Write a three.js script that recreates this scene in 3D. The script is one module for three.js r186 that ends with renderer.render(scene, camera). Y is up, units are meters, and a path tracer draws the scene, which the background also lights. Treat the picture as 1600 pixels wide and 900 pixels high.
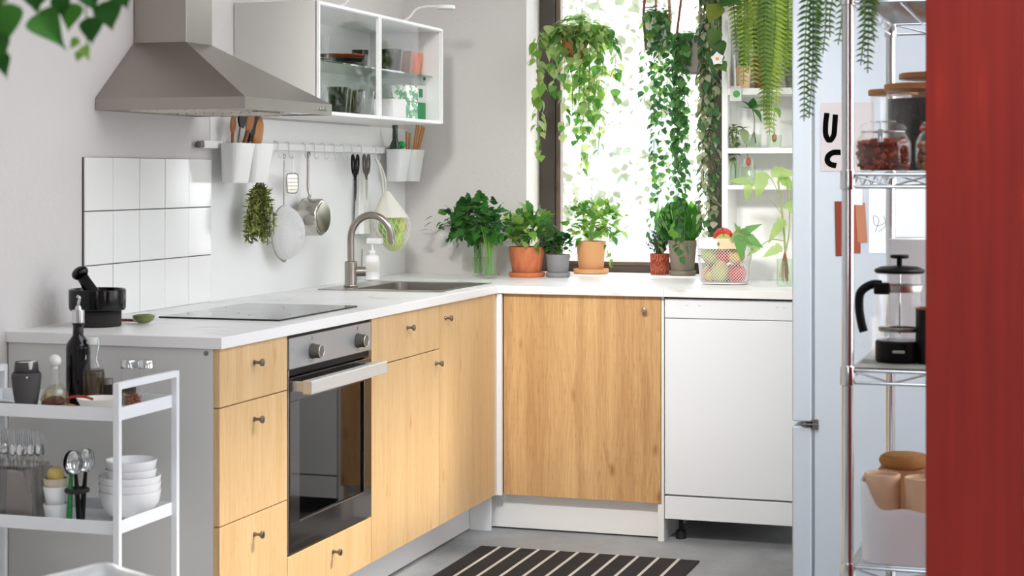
import * as THREE from 'three';
import { RoundedBoxGeometry } from 'three/addons/geometries/RoundedBoxGeometry.js';
import { mergeGeometries, toCreasedNormals } from 'three/addons/utils/BufferGeometryUtils.js';

// ---------------------------------------------------------------- camera, sky, sun, exposure
const scene = new THREE.Scene();
const renderer = new THREE.WebGLRenderer({ antialias: true });
renderer.toneMapping = THREE.LinearToneMapping;
renderer.toneMappingExposure = 4.6;
renderer.shadowMap.enabled = true;

const camera = new THREE.PerspectiveCamera(18.61, 1600 / 900, 0.1, 400);
camera.position.set(2.6781, 1.3231, 3.9859);
camera.rotation.set(0, 0.311693, 0);
camera.setViewOffset(1600, 900, 0, 176.4, 1600, 900);     // a shifted lens: verticals stay vertical
camera.focus = 6.2;
camera.userData.fStop = 6.5;

{ // sky: bright thin overcast, a little bluer overhead
  const W = 64, H = 32, d = new Float32Array(W * H * 4);
  for (let r = 0; r < H; r++) for (let c = 0; c < W; c++) {
    const up = Math.max(0, Math.sin(((r + 0.5) / H - 0.5) * Math.PI)), k = (r * W + c) * 4;
    d[k] = 1.0 - 0.16 * up; d[k + 1] = 1.01 - 0.08 * up; d[k + 2] = 1.04 + 0.03 * up; d[k + 3] = 1;
  }
  const sky = new THREE.DataTexture(d, W, H, THREE.RGBAFormat, THREE.FloatType);
  sky.mapping = THREE.EquirectangularReflectionMapping; sky.magFilter = THREE.LinearFilter; sky.needsUpdate = true;
  scene.background = sky; scene.backgroundIntensity = 1.0;
}
const sun = new THREE.DirectionalLight(0xfff6e8, 1.0);
sun.position.set(6.2, 8.9, -3.2); sun.target.position.set(0.6, 0.5, -1.2);
sun.castShadow = true; sun.shadow.radius = 12; sun.shadow.mapSize.set(2048, 2048);
Object.assign(sun.shadow.camera, { left: -6, right: 6, top: 6, bottom: -6, near: 0.5, far: 30 });
scene.add(sun, sun.target);

const SPOT = 2.9;                                         // candela of each ceiling spotlight
// ---------------------------------------------------------------- helpers
let seed = 7;
const rnd = () => { seed = (seed + 0x6d2b79f5) | 0; let t = Math.imul(seed ^ (seed >>> 15), 1 | seed); t = (t + Math.imul(t ^ (t >>> 7), 61 | t)) ^ t; return ((t ^ (t >>> 14)) >>> 0) / 4294967296; };
const rr = (a, b) => a + (b - a) * rnd();
const V = (x, y, z) => new THREE.Vector3(x, y, z);
const PI = Math.PI;

const used = new Map();
const numbered = (n) => { const k = used.get(n) ?? 0; used.set(n, k + 1); return k ? n + '_' + String(k).padStart(3, '0') : n; };
const STILL = V(0, 0, 0);
// a thing: a group at its base; geometry of its parts is given in room coordinates and moved to the base here
function thing(name, label, category, at = [0, 0, 0], group) {
  const g = new THREE.Group(); g.name = numbered(name); g.position.set(...at); g.base = V(...at);
  g.userData = { label, category }; if (group) g.userData.group = group;
  scene.add(g); return g;
}
const baseOf = (o) => { while (o) { if (o.base) return o.base; o = o.parent; } return STILL; };
function part(parent, name, geo, m, label) {
  const b = baseOf(parent), g = Array.isArray(geo) ? merge(geo) : geo;
  if (b.lengthSq()) g.translate(-b.x, -b.y, -b.z);
  const o = new THREE.Mesh(g, m); o.name = name; o.castShadow = o.receiveShadow = true;
  if (label) o.userData.label = label;
  parent.add(o); return o;
}
// a thing that is one mesh
function solo(name, label, category, geo, m, at = [0, 0, 0], group) {
  const g = Array.isArray(geo) ? merge(geo) : geo; g.translate(-at[0], -at[1], -at[2]);
  const o = new THREE.Mesh(g, m); o.name = numbered(name); o.position.set(...at); o.base = V(...at); o.castShadow = o.receiveShadow = true;
  o.userData = { label, category }; if (group) o.userData.group = group;
  scene.add(o); return o;
}
function struct(name, geo, m) {
  const o = new THREE.Mesh(Array.isArray(geo) ? merge(geo) : geo, m); o.name = name; o.userData.kind = 'structure'; o.castShadow = o.receiveShadow = true;
  scene.add(o); return o;
}
function copy(src, at, label, turn = 0, scale = 1) {
  const o = src.clone(); o.name = numbered(src.name.replace(/_\d{3}$/, '')); o.position.set(...at); o.rotation.y = turn; o.scale.setScalar(scale);
  o.userData = { ...src.userData, label }; scene.add(o); return o;
}
function merge(list) {
  const l = list.map((g) => { const q = g.index ? g.toNonIndexed() : g; for (const k of Object.keys(q.attributes)) if (!['position', 'normal', 'uv'].includes(k)) q.deleteAttribute(k); if (!q.attributes.uv) q.setAttribute('uv', new THREE.BufferAttribute(new Float32Array(q.attributes.position.count * 2), 2)); return q; });
  return mergeGeometries(l);
}
function B(x0, x1, y0, y1, z0, z1, r = 0) {
  const w = Math.abs(x1 - x0), h = Math.abs(y1 - y0), d = Math.abs(z1 - z0);
  const g = r ? new RoundedBoxGeometry(w, h, d, 2, Math.min(r, w * 0.49, h * 0.49, d * 0.49)) : new THREE.BoxGeometry(w, h, d);
  return uvBox(g.translate((x0 + x1) / 2, (y0 + y1) / 2, (z0 + z1) / 2));
}
// uv in metres, by the axis each face looks along
function uvBox(g, du = 0, dv = 0) {
  const p = g.attributes.position, n = g.attributes.normal, uv = new Float32Array(p.count * 2);
  for (let i = 0; i < p.count; i++) {
    const a = Math.abs(n.getX(i)), b = Math.abs(n.getY(i)), c = Math.abs(n.getZ(i));
    if (a >= b && a >= c) { uv[2 * i] = p.getZ(i) + du; uv[2 * i + 1] = p.getY(i) + dv; } else if (b >= c) { uv[2 * i] = p.getX(i) + du; uv[2 * i + 1] = p.getZ(i) + dv; } else { uv[2 * i] = p.getX(i) + du; uv[2 * i + 1] = p.getY(i) + dv; }
  }
  g.setAttribute('uv', new THREE.BufferAttribute(uv, 2)); return g;
}
const cyl = (r0, r1, h, x, y, z, s = 24, open = false) => new THREE.CylinderGeometry(r1, r0, h, s, 1, open).translate(x, y + h / 2, z);   // r0 at the bottom
const ball = (r, x, y, z, sx = 1, sy = 1, sz = 1, n = 16) => new THREE.SphereGeometry(r, n, Math.ceil(n * 0.7)).scale(sx, sy, sz).translate(x, y, z);
const lathe = (pts, x, y, z, s = 28) => new THREE.LatheGeometry(pts.map(([a, b]) => new THREE.Vector2(a, b)), s).translate(x, y, z);
const curve = (pts) => new THREE.CatmullRomCurve3(pts.map((p) => (p.isVector3 ? p : V(...p))));
const tube = (pts, r, n = 16, s = 6) => new THREE.TubeGeometry(curve(pts), n, r, s, false);
// a straight round bar
function bar(a, b, r, s = 8, r2 = r) {
  const p = V(...a), q = V(...b), d = q.clone().sub(p), g = new THREE.CylinderGeometry(r2, r, d.length(), s);
  return g.applyQuaternion(new THREE.Quaternion().setFromUnitVectors(V(0, 1, 0), d.clone().normalize())).translate((p.x + q.x) / 2, (p.y + q.y) / 2, (p.z + q.z) / 2);
}
function torus(R, r, x, y, z, axis = 'y', s = 28, t = 6) {
  const g = new THREE.TorusGeometry(R, r, t, s);
  if (axis === 'y') g.rotateX(PI / 2); else if (axis === 'x') g.rotateY(PI / 2);
  return g.translate(x, y, z);
}
// walls of a cup: outside up, over the rim, inside down
const cup = (r0, r1, h, t, x, y, z, s = 28) => lathe([[0, 0], [r0, 0], [r1, h], [r1 - t, h], [r0 - t, t], [0, t]], x, y, z, s);

// ---------------------------------------------------------------- noise and textures
const hash = (x, y, s) => { let h = Math.imul(x, 374761393) ^ Math.imul(y, 668265263) ^ Math.imul(s, 2147483647 - 1274126177); h = Math.imul(h ^ (h >>> 13), 1274126177); return ((h ^ (h >>> 16)) >>> 0) / 4294967296; };
function pn(u, v, nx, ny, s = 0) {       // value noise on a wrapping nx by ny grid, u and v from 0 to 1
  const X = u * nx, Y = v * ny, i = Math.floor(X), j = Math.floor(Y), f = X - i, g = Y - j, a = f * f * (3 - 2 * f), b = g * g * (3 - 2 * g), w = (k, n) => ((k % n) + n) % n;
  const p = hash(w(i, nx), w(j, ny), s), q = hash(w(i + 1, nx), w(j, ny), s), r = hash(w(i, nx), w(j + 1, ny), s), t = hash(w(i + 1, nx), w(j + 1, ny), s);
  return p + (q - p) * a + (r - p) * b + (p - q - r + t) * a * b;
}
const fbm = (u, v, nx, ny, o = 4, s = 0) => { let t = 0, a = 0.5; for (let k = 0; k < o; k++, a *= 0.5) t += a * pn(u, v, nx << k, ny << k, s + k * 17); return t / (1 - Math.pow(0.5, o)); };
function tex(W, H, f, sizeU, sizeV, srgb = true) {
  const d = new Uint8Array(W * H * 4);
  for (let y = 0; y < H; y++) for (let x = 0; x < W; x++) { const c = f((x + 0.5) / W, (y + 0.5) / H), k = (y * W + x) * 4; for (let i = 0; i < 3; i++) d[k + i] = Math.max(0, Math.min(255, (c.length ? c[i] : c))); d[k + 3] = 255; }
  const t = new THREE.DataTexture(d, W, H); t.wrapS = t.wrapT = THREE.RepeatWrapping; t.magFilter = THREE.LinearFilter; t.minFilter = THREE.LinearMipmapLinearFilter; t.generateMipmaps = true;
  if (srgb) t.colorSpace = THREE.SRGBColorSpace; t.repeat.set(1 / sizeU, 1 / sizeV); t.needsUpdate = true; return t;
}
const mixc = (a, b, t) => [a[0] + (b[0] - a[0]) * t, a[1] + (b[1] - a[1]) * t, a[2] + (b[2] - a[2]) * t];
const cl = (t) => Math.max(0, Math.min(1, t));
function oak(lo, hi, s, strong) {        // 0.7 m by 0.9 m of straight-grained oak with a few knots and cathedrals
  const knots = [[0.13, 0.72], [0.42, 0.52], [0.86, 0.31], [0.88, 0.12], [0.63, 0.22]];
  return tex(768, 1024, (u, v) => {
    let w = u + 0.018 * (fbm(u, v, 3, 2, 3, s) - 0.5) * strong, kn = 0;
    for (const [a, b] of knots) { const dx = (u - a) * 18, dy = (v - b) * 9, r = dx * dx + dy * dy; w += 0.018 * strong * Math.exp(-r) * Math.sign(u - a); kn += Math.exp(-r * 22) * (0.4 + 0.6 * hash(Math.round(a * 99), 3, s)); }
    const broad = fbm(w, v, 5, 1, 3, s + 50), band = fbm(w, v, 22, 1, 3, s + 5), fine = pn(w, v, 190, 7, s + 9), hair = pn(w, v, 384, 22, s + 11);
    const cat = 0.5 + 0.5 * Math.sin(w * 62 + 9 * fbm(u, v, 4, 2, 3, s + 30));
    const pore = Math.pow(pn(w, v, 380, 34, s + 77), 7) * 0.9;
    const t = cl(0.20 + 0.34 * (broad - 0.5) + 0.52 * (band - 0.42) * strong + 0.20 * (fine - 0.4) + 0.24 * (hair - 0.5) + 0.14 * strong * cat * broad + 0.35 * pore + kn * 0.9);
    return mixc(hi, lo, t);
  }, 0.7, 0.9);
}
const mat = (color, roughness = 0.5, metalness = 0, more = {}) => new THREE.MeshStandardMaterial({ color, roughness, metalness, ...more });
const phys = (color, roughness, more = {}) => new THREE.MeshPhysicalMaterial({ color, roughness, ...more });

const wallBump = tex(256, 256, (u, v) => 255 * fbm(u, v, 24, 24, 3, 3), 0.35, 0.35, false);
const M = {
  wall: mat(0xd9d5d2, 0.9, 0, { bumpMap: wallBump, bumpScale: 0.0007 }),
  splash: mat(0xf3f3f1, 0.4), ceiling: mat(0xf2f1ee, 0.95),
  tile: phys(0xf1f1ee, 0.16, { clearcoat: 0.3, clearcoatRoughness: 0.1 }), grout: mat(0x4c4843, 0.95),
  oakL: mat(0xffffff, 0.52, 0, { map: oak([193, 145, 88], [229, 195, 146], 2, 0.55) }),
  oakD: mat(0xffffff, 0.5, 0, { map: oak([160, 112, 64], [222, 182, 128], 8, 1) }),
  oakEdge: mat(0x9a6a3e, 0.6),
  white: mat(0xf0f0ee, 0.38), whiteMatt: mat(0xeeeeec, 0.7), whiteGloss: phys(0xf1f4f7, 0.18, { clearcoat: 0.5, clearcoatRoughness: 0.08 }),
  carcass: mat(0xe8e8e6, 0.6), endPanel: mat(0xdad9d6, 0.5), dark: mat(0x0b0b0b, 0.8),
  worktop: mat(0xffffff, 0.34, 0, { map: tex(768, 768, (u, v) => { const w = fbm(u, v, 4, 5, 5, 21), q = Math.abs(fbm(u, v, 3, 4, 4, 5) - 0.5); const vein = Math.exp(-q * 60) * cl(w * 1.6 - 0.5); const b = 246 - 14 * cl(w - 0.45) - 62 * vein; return [b, b - 1 - 6 * vein, b - 3 - 12 * vein]; }, 0.9, 0.9) }),
  floor: mat(0xffffff, 0.55, 0, { map: tex(1024, 1024, (u, v) => { const a = fbm(u, v, 5, 5, 6, 61), b = fbm(u, v, 22, 16, 4, 13), c = pn(u, v, 400, 400, 3); const t = 158 + 66 * (a - 0.5) + 26 * (b - 0.5) + 9 * (c - 0.5); return [t, t + 2, t + 3]; }, 1.9, 1.9) }),
  steel: mat(0xb9b4ae, 0.3, 1), steelDark: mat(0x86827d, 0.36, 1), chrome: mat(0xd8dadb, 0.12, 1), hood: mat(0xa7a19b, 0.33, 1),
  frame: mat(0x4a423c, 0.45, 0.35), black: phys(0x0b0a0a, 0.4, { specularIntensity: 0.35 }), blackGloss: phys(0x080808, 0.07, { clearcoat: 0.6, clearcoatRoughness: 0.03 }), blackStone: phys(0x070707, 0.14, { specularIntensity: 0.7 }),
  hob: phys(0x080808, 0.06, { specularIntensity: 0.8 }), granite: mat(0x4a4541, 0.95, 0, { map: tex(128, 128, (u, v) => { const t = 150 + 90 * (pn(u, v, 64, 64, 4) - 0.5); return [t, t, t]; }, 0.1, 0.1) }),
  cabinetPane: phys(0xffffff, 0.02, { transmission: 1, thickness: 0, ior: 1.5, specularIntensity: 0.12 }),
  pane: phys(0xffffff, 0.02, { transmission: 1, thickness: 0, ior: 1.5 }),
  glass: phys(0xffffff, 0.02, { transmission: 1, thickness: 0, ior: 1.5, specularIntensity: 0.65 }),
  tint: phys(0x5c5650, 0.03, { transmission: 1, thickness: 0, ior: 1.5 }), tintGreen: phys(0x9fb38a, 0.03, { transmission: 1, thickness: 0, ior: 1.5 }), tintGrey: phys(0x8d9290, 0.03, { transmission: 1, thickness: 0, ior: 1.5 }), tintOlive: phys(0x5f6634, 0.04, { transmission: 0.85, thickness: 0, ior: 1.5 }),
  water: phys(0xe9f4e6, 0.02, { transmission: 0.95, thickness: 0, ior: 1.33 }),
  acrylic: phys(0xe6e4e2, 0.12, { transmission: 0.9, thickness: 0, ior: 1.45 }),
  terra: mat(0xffffff, 0.85, 0, { map: tex(128, 128, (u, v) => { const t = fbm(u, v, 6, 6, 4, 9) - 0.5; return [205 + 26 * t, 118 + 30 * t, 76 + 30 * t]; }, 0.2, 0.2) }),
  terraPale: mat(0xe0a672, 0.85), terraRed: mat(0xffffff, 0.9, 0, { map: tex(128, 128, (u, v) => { const t = fbm(u, v, 10, 8, 4, 31); return mixc([140, 52, 34], [196, 112, 86], cl((t - 0.42) * 4)); }, 0.12, 0.12) }),
  potGrey: mat(0x8b898b, 0.8), potBrown: mat(0x8f8070, 0.85), concrete: mat(0x9d968c, 0.9), soil: mat(0x2e2119, 1), leather: mat(0x8a4a30, 0.6), leatherPale: mat(0xc79a7e, 0.6),
  bamboo: mat(0xb87f48, 0.5), woodMid: mat(0x9a5f33, 0.55), woodPale: mat(0xc08a55, 0.55), woodDeep: mat(0x6e3e22, 0.5), cork: mat(0xb98d63, 0.8), kraft: mat(0xe9c6a2, 0.8), kraftDark: mat(0xcfa27a, 0.85),
  red: mat(0xffffff, 0.6, 0, { map: tex(512, 512, (u, v) => { const a = fbm(u, v, 40, 2, 4, 7), b = fbm(u, v, 3, 2, 3, 2), h = Math.pow(pn(u, v, 60, 6, 8), 9); const t = (a - 0.5) * 30 + (b - 0.5) * 22 + 22 * h; return [148 + t, 27 + t * 0.5, 9 + t * 0.3]; }, 0.7, 1.1) }),
  fridge: mat(0xbcc3c9, 0.35), paper: mat(0xdcdad8, 0.9), paperPink: mat(0xbdb5b3, 0.9), cardRed: mat(0x7c301d, 0.8), cardOrange: mat(0x9a4a31, 0.8), cardPale: mat(0xad7357, 0.8),
  linen: mat(0xefece4, 0.95), cotton: mat(0xf2f1ee, 0.95), string: mat(0xe9e4d6, 0.9), rubber: mat(0x1a1a1a, 0.7), porcelain: phys(0xf5f5f5, 0.2, { clearcoat: 0.4, clearcoatRoughness: 0.1 }),
  stoneGrey: mat(0x4d494b, 0.75), chili: mat(0xa02414, 0.4), stem: mat(0x5c7a35, 0.7), stemPale: mat(0xa8b36e, 0.7), stemBrown: mat(0x6b5637, 0.8), root: mat(0xa9763f, 0.9),
};
const leafM = (hex, t = 0.4, rough = 0.6) => phys(hex, rough, { transmission: t, thickness: 0, side: THREE.DoubleSide, specularIntensity: 0.5 });
const L = {
  dark: [leafM(0x33692a), leafM(0x3f8030), leafM(0x265623)], mid: [leafM(0x4b8a33), leafM(0x5f9c3e), leafM(0x3b7a2c)], light: [leafM(0x94bc58, 0.5), leafM(0xaecb6c, 0.5), leafM(0x7cab48, 0.5)],
  pothos: [leafM(0x8ab55e, 0.52), leafM(0xa5c676, 0.52), leafM(0x669b46, 0.5), leafM(0xc6d68f, 0.55)], ivy: [leafM(0x578c50, 0.48), leafM(0x74a85f, 0.5), leafM(0x467848, 0.42)], varieg: [leafM(0x8f9c70, 0.3), leafM(0x5c7349, 0.25), leafM(0xb4b898, 0.35)], fern: [leafM(0x9db744, 0.45), leafM(0xb9c95e, 0.45), leafM(0x7f9a36, 0.4)], ferndark: [leafM(0x557a34), leafM(0x3f6529), leafM(0x6b8b3f)],
  lettuce: [leafM(0x66b03a, 0.5), leafM(0x8cc858, 0.5), leafM(0x45902c, 0.45), leafM(0x347a26, 0.4)], rosemary: [leafM(0x84913f, 0.2), leafM(0x9ba657, 0.2), leafM(0x66762f, 0.2)],
};
// ---------------------------------------------------------------- the setting
const SX0 = 2.03, SX1 = 3.7, SZ0 = -2.4, SZ1 = 2.2;   // roof window
const ZB = -2.86, ZW = -3.12, XR = 4.6, ZF = 5.6, YC = 2.7;
struct('floor', B(0, XR, -0.12, 0, ZB, ZF), M.floor);
// ceiling with a roof window over the aisle
struct('ceiling', [B(-0.2, SX0, YC, YC + 0.16, ZW, ZF + 0.2), B(SX1, XR + 0.2, YC, YC + 0.16, ZW, ZF + 0.2), B(SX0, SX1, YC, YC + 0.16, SZ1, ZF + 0.2), B(SX0, SX1, YC, YC + 0.16, ZW, SZ0)], M.ceiling);
const wl = struct('wall_left', B(-0.2, 0, -0.12, YC, ZW, ZF), M.wall);
part(wl, 'splash_panel', B(0, 0.004, 0.914, 1.515, -1.131, ZB), M.splash);
part(wl, 'tile_backing', B(0, 0.005, 0.9145, 1.374, -1.1295, -0.3665), M.grout);
for (let j = 0; j < 3; j++) for (let i = 0; i < 5; i++) {
  const z1 = -0.3675 - i * 0.1526, y1 = 1.3735 - j * 0.1545, o = part(wl, 'tile', B(0.0035, 0.0095 + 0.0004 * rnd(), Math.max(0.9146, y1 - 0.1518), y1, z1 - 0.1500, z1, 0.0015), M.tile);
  o.rotation.y = rr(-0.0015, 0.0015);
}
// back wall with the window opening, right wall and the wall behind the camera, each with openings for daylight
const WX0 = 0.534, WX1 = 1.345, WY0 = 0.922, WY1 = 2.45;
struct('wall_back', [B(0, WX0, 0, YC, ZW, ZB), B(WX1, XR, 0, YC, ZW, ZB), B(WX0, WX1, 0, WY0 - 0.012, ZW, ZB), B(WX0, WX1, WY1, YC, ZW, ZB)], M.wall);
struct('wall_right', [B(XR, XR + 0.2, -0.12, 0.55, ZW, ZF), B(XR, XR + 0.2, 2.55, YC, ZW, ZF), B(XR, XR + 0.2, 0.55, 2.55, ZW, -2.5), B(XR, XR + 0.2, 0.55, 2.55, 2.6, ZF)], M.wall);
struct('wall_front', [B(0, 3.2, 0, YC, ZF, ZF + 0.2), B(4.1, XR, 0, YC, ZF, ZF + 0.2), B(3.2, 4.1, 0, 0.7, ZF, ZF + 0.2), B(3.2, 4.1, 2.45, YC, ZF, ZF + 0.2)], M.wall);

function windowFrame(n, make) { const g = new THREE.Group(); g.name = 'window_' + n; g.userData.kind = 'structure'; scene.add(g); make(g); return g; }
windowFrame(1, (g) => {
  const z0 = -3.11, z1 = -3.04;
  part(g, 'window_frame', [B(WX0, 0.60, WY0, WY1, z0, z1, 0.004), B(1.265, WX1, WY0, WY1, z0, z1, 0.004), B(0.60, 1.265, WY0, 0.948, z0, z1, 0.004), B(0.60, 1.265, 2.40, WY1, z0, z1, 0.004)], M.frame);
  part(g, 'sash', [B(0.60, 0.622, 0.948, 2.40, z0 + 0.012, z1 - 0.014, 0.003), B(1.245, 1.265, 0.948, 2.40, z0 + 0.012, z1 - 0.014, 0.003), B(0.622, 1.245, 0.948, 0.966, z0 + 0.012, z1 - 0.014, 0.003), B(0.622, 1.245, 2.38, 2.40, z0 + 0.012, z1 - 0.014, 0.003)], mat(0x6a5c50, 0.5, 0.3));
  part(g, 'pane', B(0.618, 1.249, 0.962, 2.384, -3.082, -3.078), M.pane);
  part(g, 'window_sill', B(WX0, WX1, WY0 - 0.012, WY0, z0, ZB, 0), M.worktop);
});
windowFrame(2, (g) => {
  part(g, 'window_frame', [B(XR + 0.05, XR + 0.12, 0.55, 2.55, -2.5, -2.43), B(XR + 0.05, XR + 0.12, 0.55, 2.55, 2.53, 2.6), B(XR + 0.05, XR + 0.12, 0.55, 0.62, -2.43, 2.53), B(XR + 0.05, XR + 0.12, 2.48, 2.55, -2.43, 2.53), B(XR + 0.05, XR + 0.12, 0.62, 2.48, 0.02, 0.08)], M.frame);
  part(g, 'pane', B(XR + 0.083, XR + 0.087, 0.6, 2.5, -2.45, 2.55), M.pane);
});
windowFrame(3, (g) => {
  part(g, 'window_frame', [B(3.2, 3.27, 0.7, 2.45, ZF + 0.05, ZF + 0.12), B(4.03, 4.1, 0.7, 2.45, ZF + 0.05, ZF + 0.12), B(3.27, 4.03, 0.7, 0.77, ZF + 0.05, ZF + 0.12), B(3.27, 4.03, 2.38, 2.45, ZF + 0.05, ZF + 0.12)], M.frame);
  part(g, 'pane', B(3.25, 4.05, 0.75, 2.4, ZF + 0.083, ZF + 0.087), M.pane);
});
windowFrame(4, (g) => {
  part(g, 'window_frame', [B(SX0, SX0 + 0.04, YC + 0.1, YC + 0.17, SZ0, SZ1), B(SX1 - 0.04, SX1, YC + 0.1, YC + 0.17, SZ0, SZ1), B(SX0 + 0.04, SX1 - 0.04, YC + 0.1, YC + 0.17, SZ0, SZ0 + 0.04), B(SX0 + 0.04, SX1 - 0.04, YC + 0.1, YC + 0.17, SZ1 - 0.04, SZ1)], M.white);
  part(g, 'pane', B(SX0 + 0.03, SX1 - 0.03, YC + 0.13, YC + 0.134, SZ0 + 0.03, SZ1 - 0.03), M.pane);
});

// two ceiling spotlights over the aisle, turned to the back units
for (const [x, z, tx, ty, tz, w] of [[1.05, 0.6, 0.78, 1.0, -2.8, "left"], [1.45, 0.6, 1.4, 0.55, -2.5, "right"]]) {
  const s = thing('ceiling_spotlight', w + ' one of two white ceiling spotlights above the aisle, turned to the back units', 'spotlight', [x, YC, z]), d = V(tx - x, ty - 2.5, tz - z).normalize(), e = V(x, 2.52, z);
  part(s, 'base_plate', cyl(0.05, 0.05, 0.02, x, YC - 0.0205, z, 24), M.white); part(s, 'arm', cyl(0.008, 0.008, 0.12, x, 2.56, z, 10), M.white);
  const q = e.clone().addScaledVector(d, 0.11); part(s, 'shade', new THREE.CylinderGeometry(0.075, 0.05, 0.15, 28, 1, true).applyQuaternion(new THREE.Quaternion().setFromUnitVectors(V(0, 1, 0), d)).translate(e.x + d.x * 0.04, e.y + d.y * 0.04, e.z + d.z * 0.04), new THREE.MeshStandardMaterial({ color: 0xeeeeec, roughness: 0.5, side: THREE.DoubleSide }));
  part(s, 'bulb', ball(0.045, e.x + d.x * 0.02, e.y + d.y * 0.02, e.z + d.z * 0.02), mat(0xffffff, 0.5, 0, { emissive: 0xfff4e4, emissiveIntensity: 1.5 }));
  const l = new THREE.SpotLight(0xfffdfa, SPOT, 0, 0.43, 1, 2); l.name = 'spotlight_beam'; l.position.copy(q); l.target.position.set(tx, ty, tz); l.castShadow = true; l.shadow.radius = 6; scene.add(l, l.target);
}

// ---------------------------------------------------------------- kitchen units
const TOP = 0.885, WT = 0.914, FX = 0.62;
const knobShape = (a) => { const g = lathe([[0, 0], [0.006, 0], [0.0062, 0.003], [0.0042, 0.006], [0.0042, 0.017], [0.0095, 0.0205], [0.0102, 0.026], [0.008, 0.0275], [0, 0.0278]], 0, 0, 0, 16); return a === 'x' ? g.rotateZ(-PI / 2) : g.rotateX(PI / 2); };
const front = (y0, y1, z0, z1, k) => { const g = B(FX - 0.018, FX, y0, y1, z0, z1, 0.0012); return uvBox(g, k * 0.237, k * 0.171); };
function leftFront(p, name, y0, y1, z0, z1, k, ky, kz) {
  const d = part(p, name, front(y0 + 0.0015, y1 - 0.0015, z0 + 0.0015, z1 - 0.0015, k), M.oakL);
  if (ky) part(d, 'knob', knobShape('x').translate(FX, ky, kz), M.steelDark);
  return d;
}
{
  const c = thing('drawer_cabinet', 'base cabinet with three oak drawer fronts and a grey end panel, beside the white trolley', 'cabinet', [0.31, 0, -0.2]);
  part(c, 'carcass', [B(0.02, 0.598, 0.135, TOP - 0.002, -0.399, -0.018)], M.carcass);
  const e = part(c, 'end_panel', B(0.005, 0.602, 0, TOP - 0.001, -0.016, 0, 0.001), M.endPanel);
  part(e, 'screw_cap', new THREE.CylinderGeometry(0.006, 0.006, 0.004, 14).rotateX(PI / 2).translate(0.583, TOP - 0.012, 0.0015), M.steelDark);
  leftFront(c, 'drawer', 0.735, TOP, -0.4, 0, 1, 0.832, -0.196);
  leftFront(c, 'drawer', 0.435, 0.735, -0.4, 0, 2, 0.683, -0.196);
  leftFront(c, 'drawer', 0.135, 0.435, -0.4, 0, 3, 0.381, -0.196);
}
{
  const c = thing('oven_cabinet', 'low oak drawer front with a small knob under the built-in oven', 'cabinet', [0.31, 0, -0.7]);
  part(c, 'carcass', [B(0.02, 0.598, 0.135, 0.262, -0.999, -0.401), B(0.02, 0.60, 0.262, TOP - 0.002, -0.408, -0.402), B(0.02, 0.60, 0.262, TOP - 0.002, -0.999, -0.994)], M.carcass);
  leftFront(c, 'drawer', 0.135, 0.278, -1.0, -0.4, 4, 0.231, -0.707);
}
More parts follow.
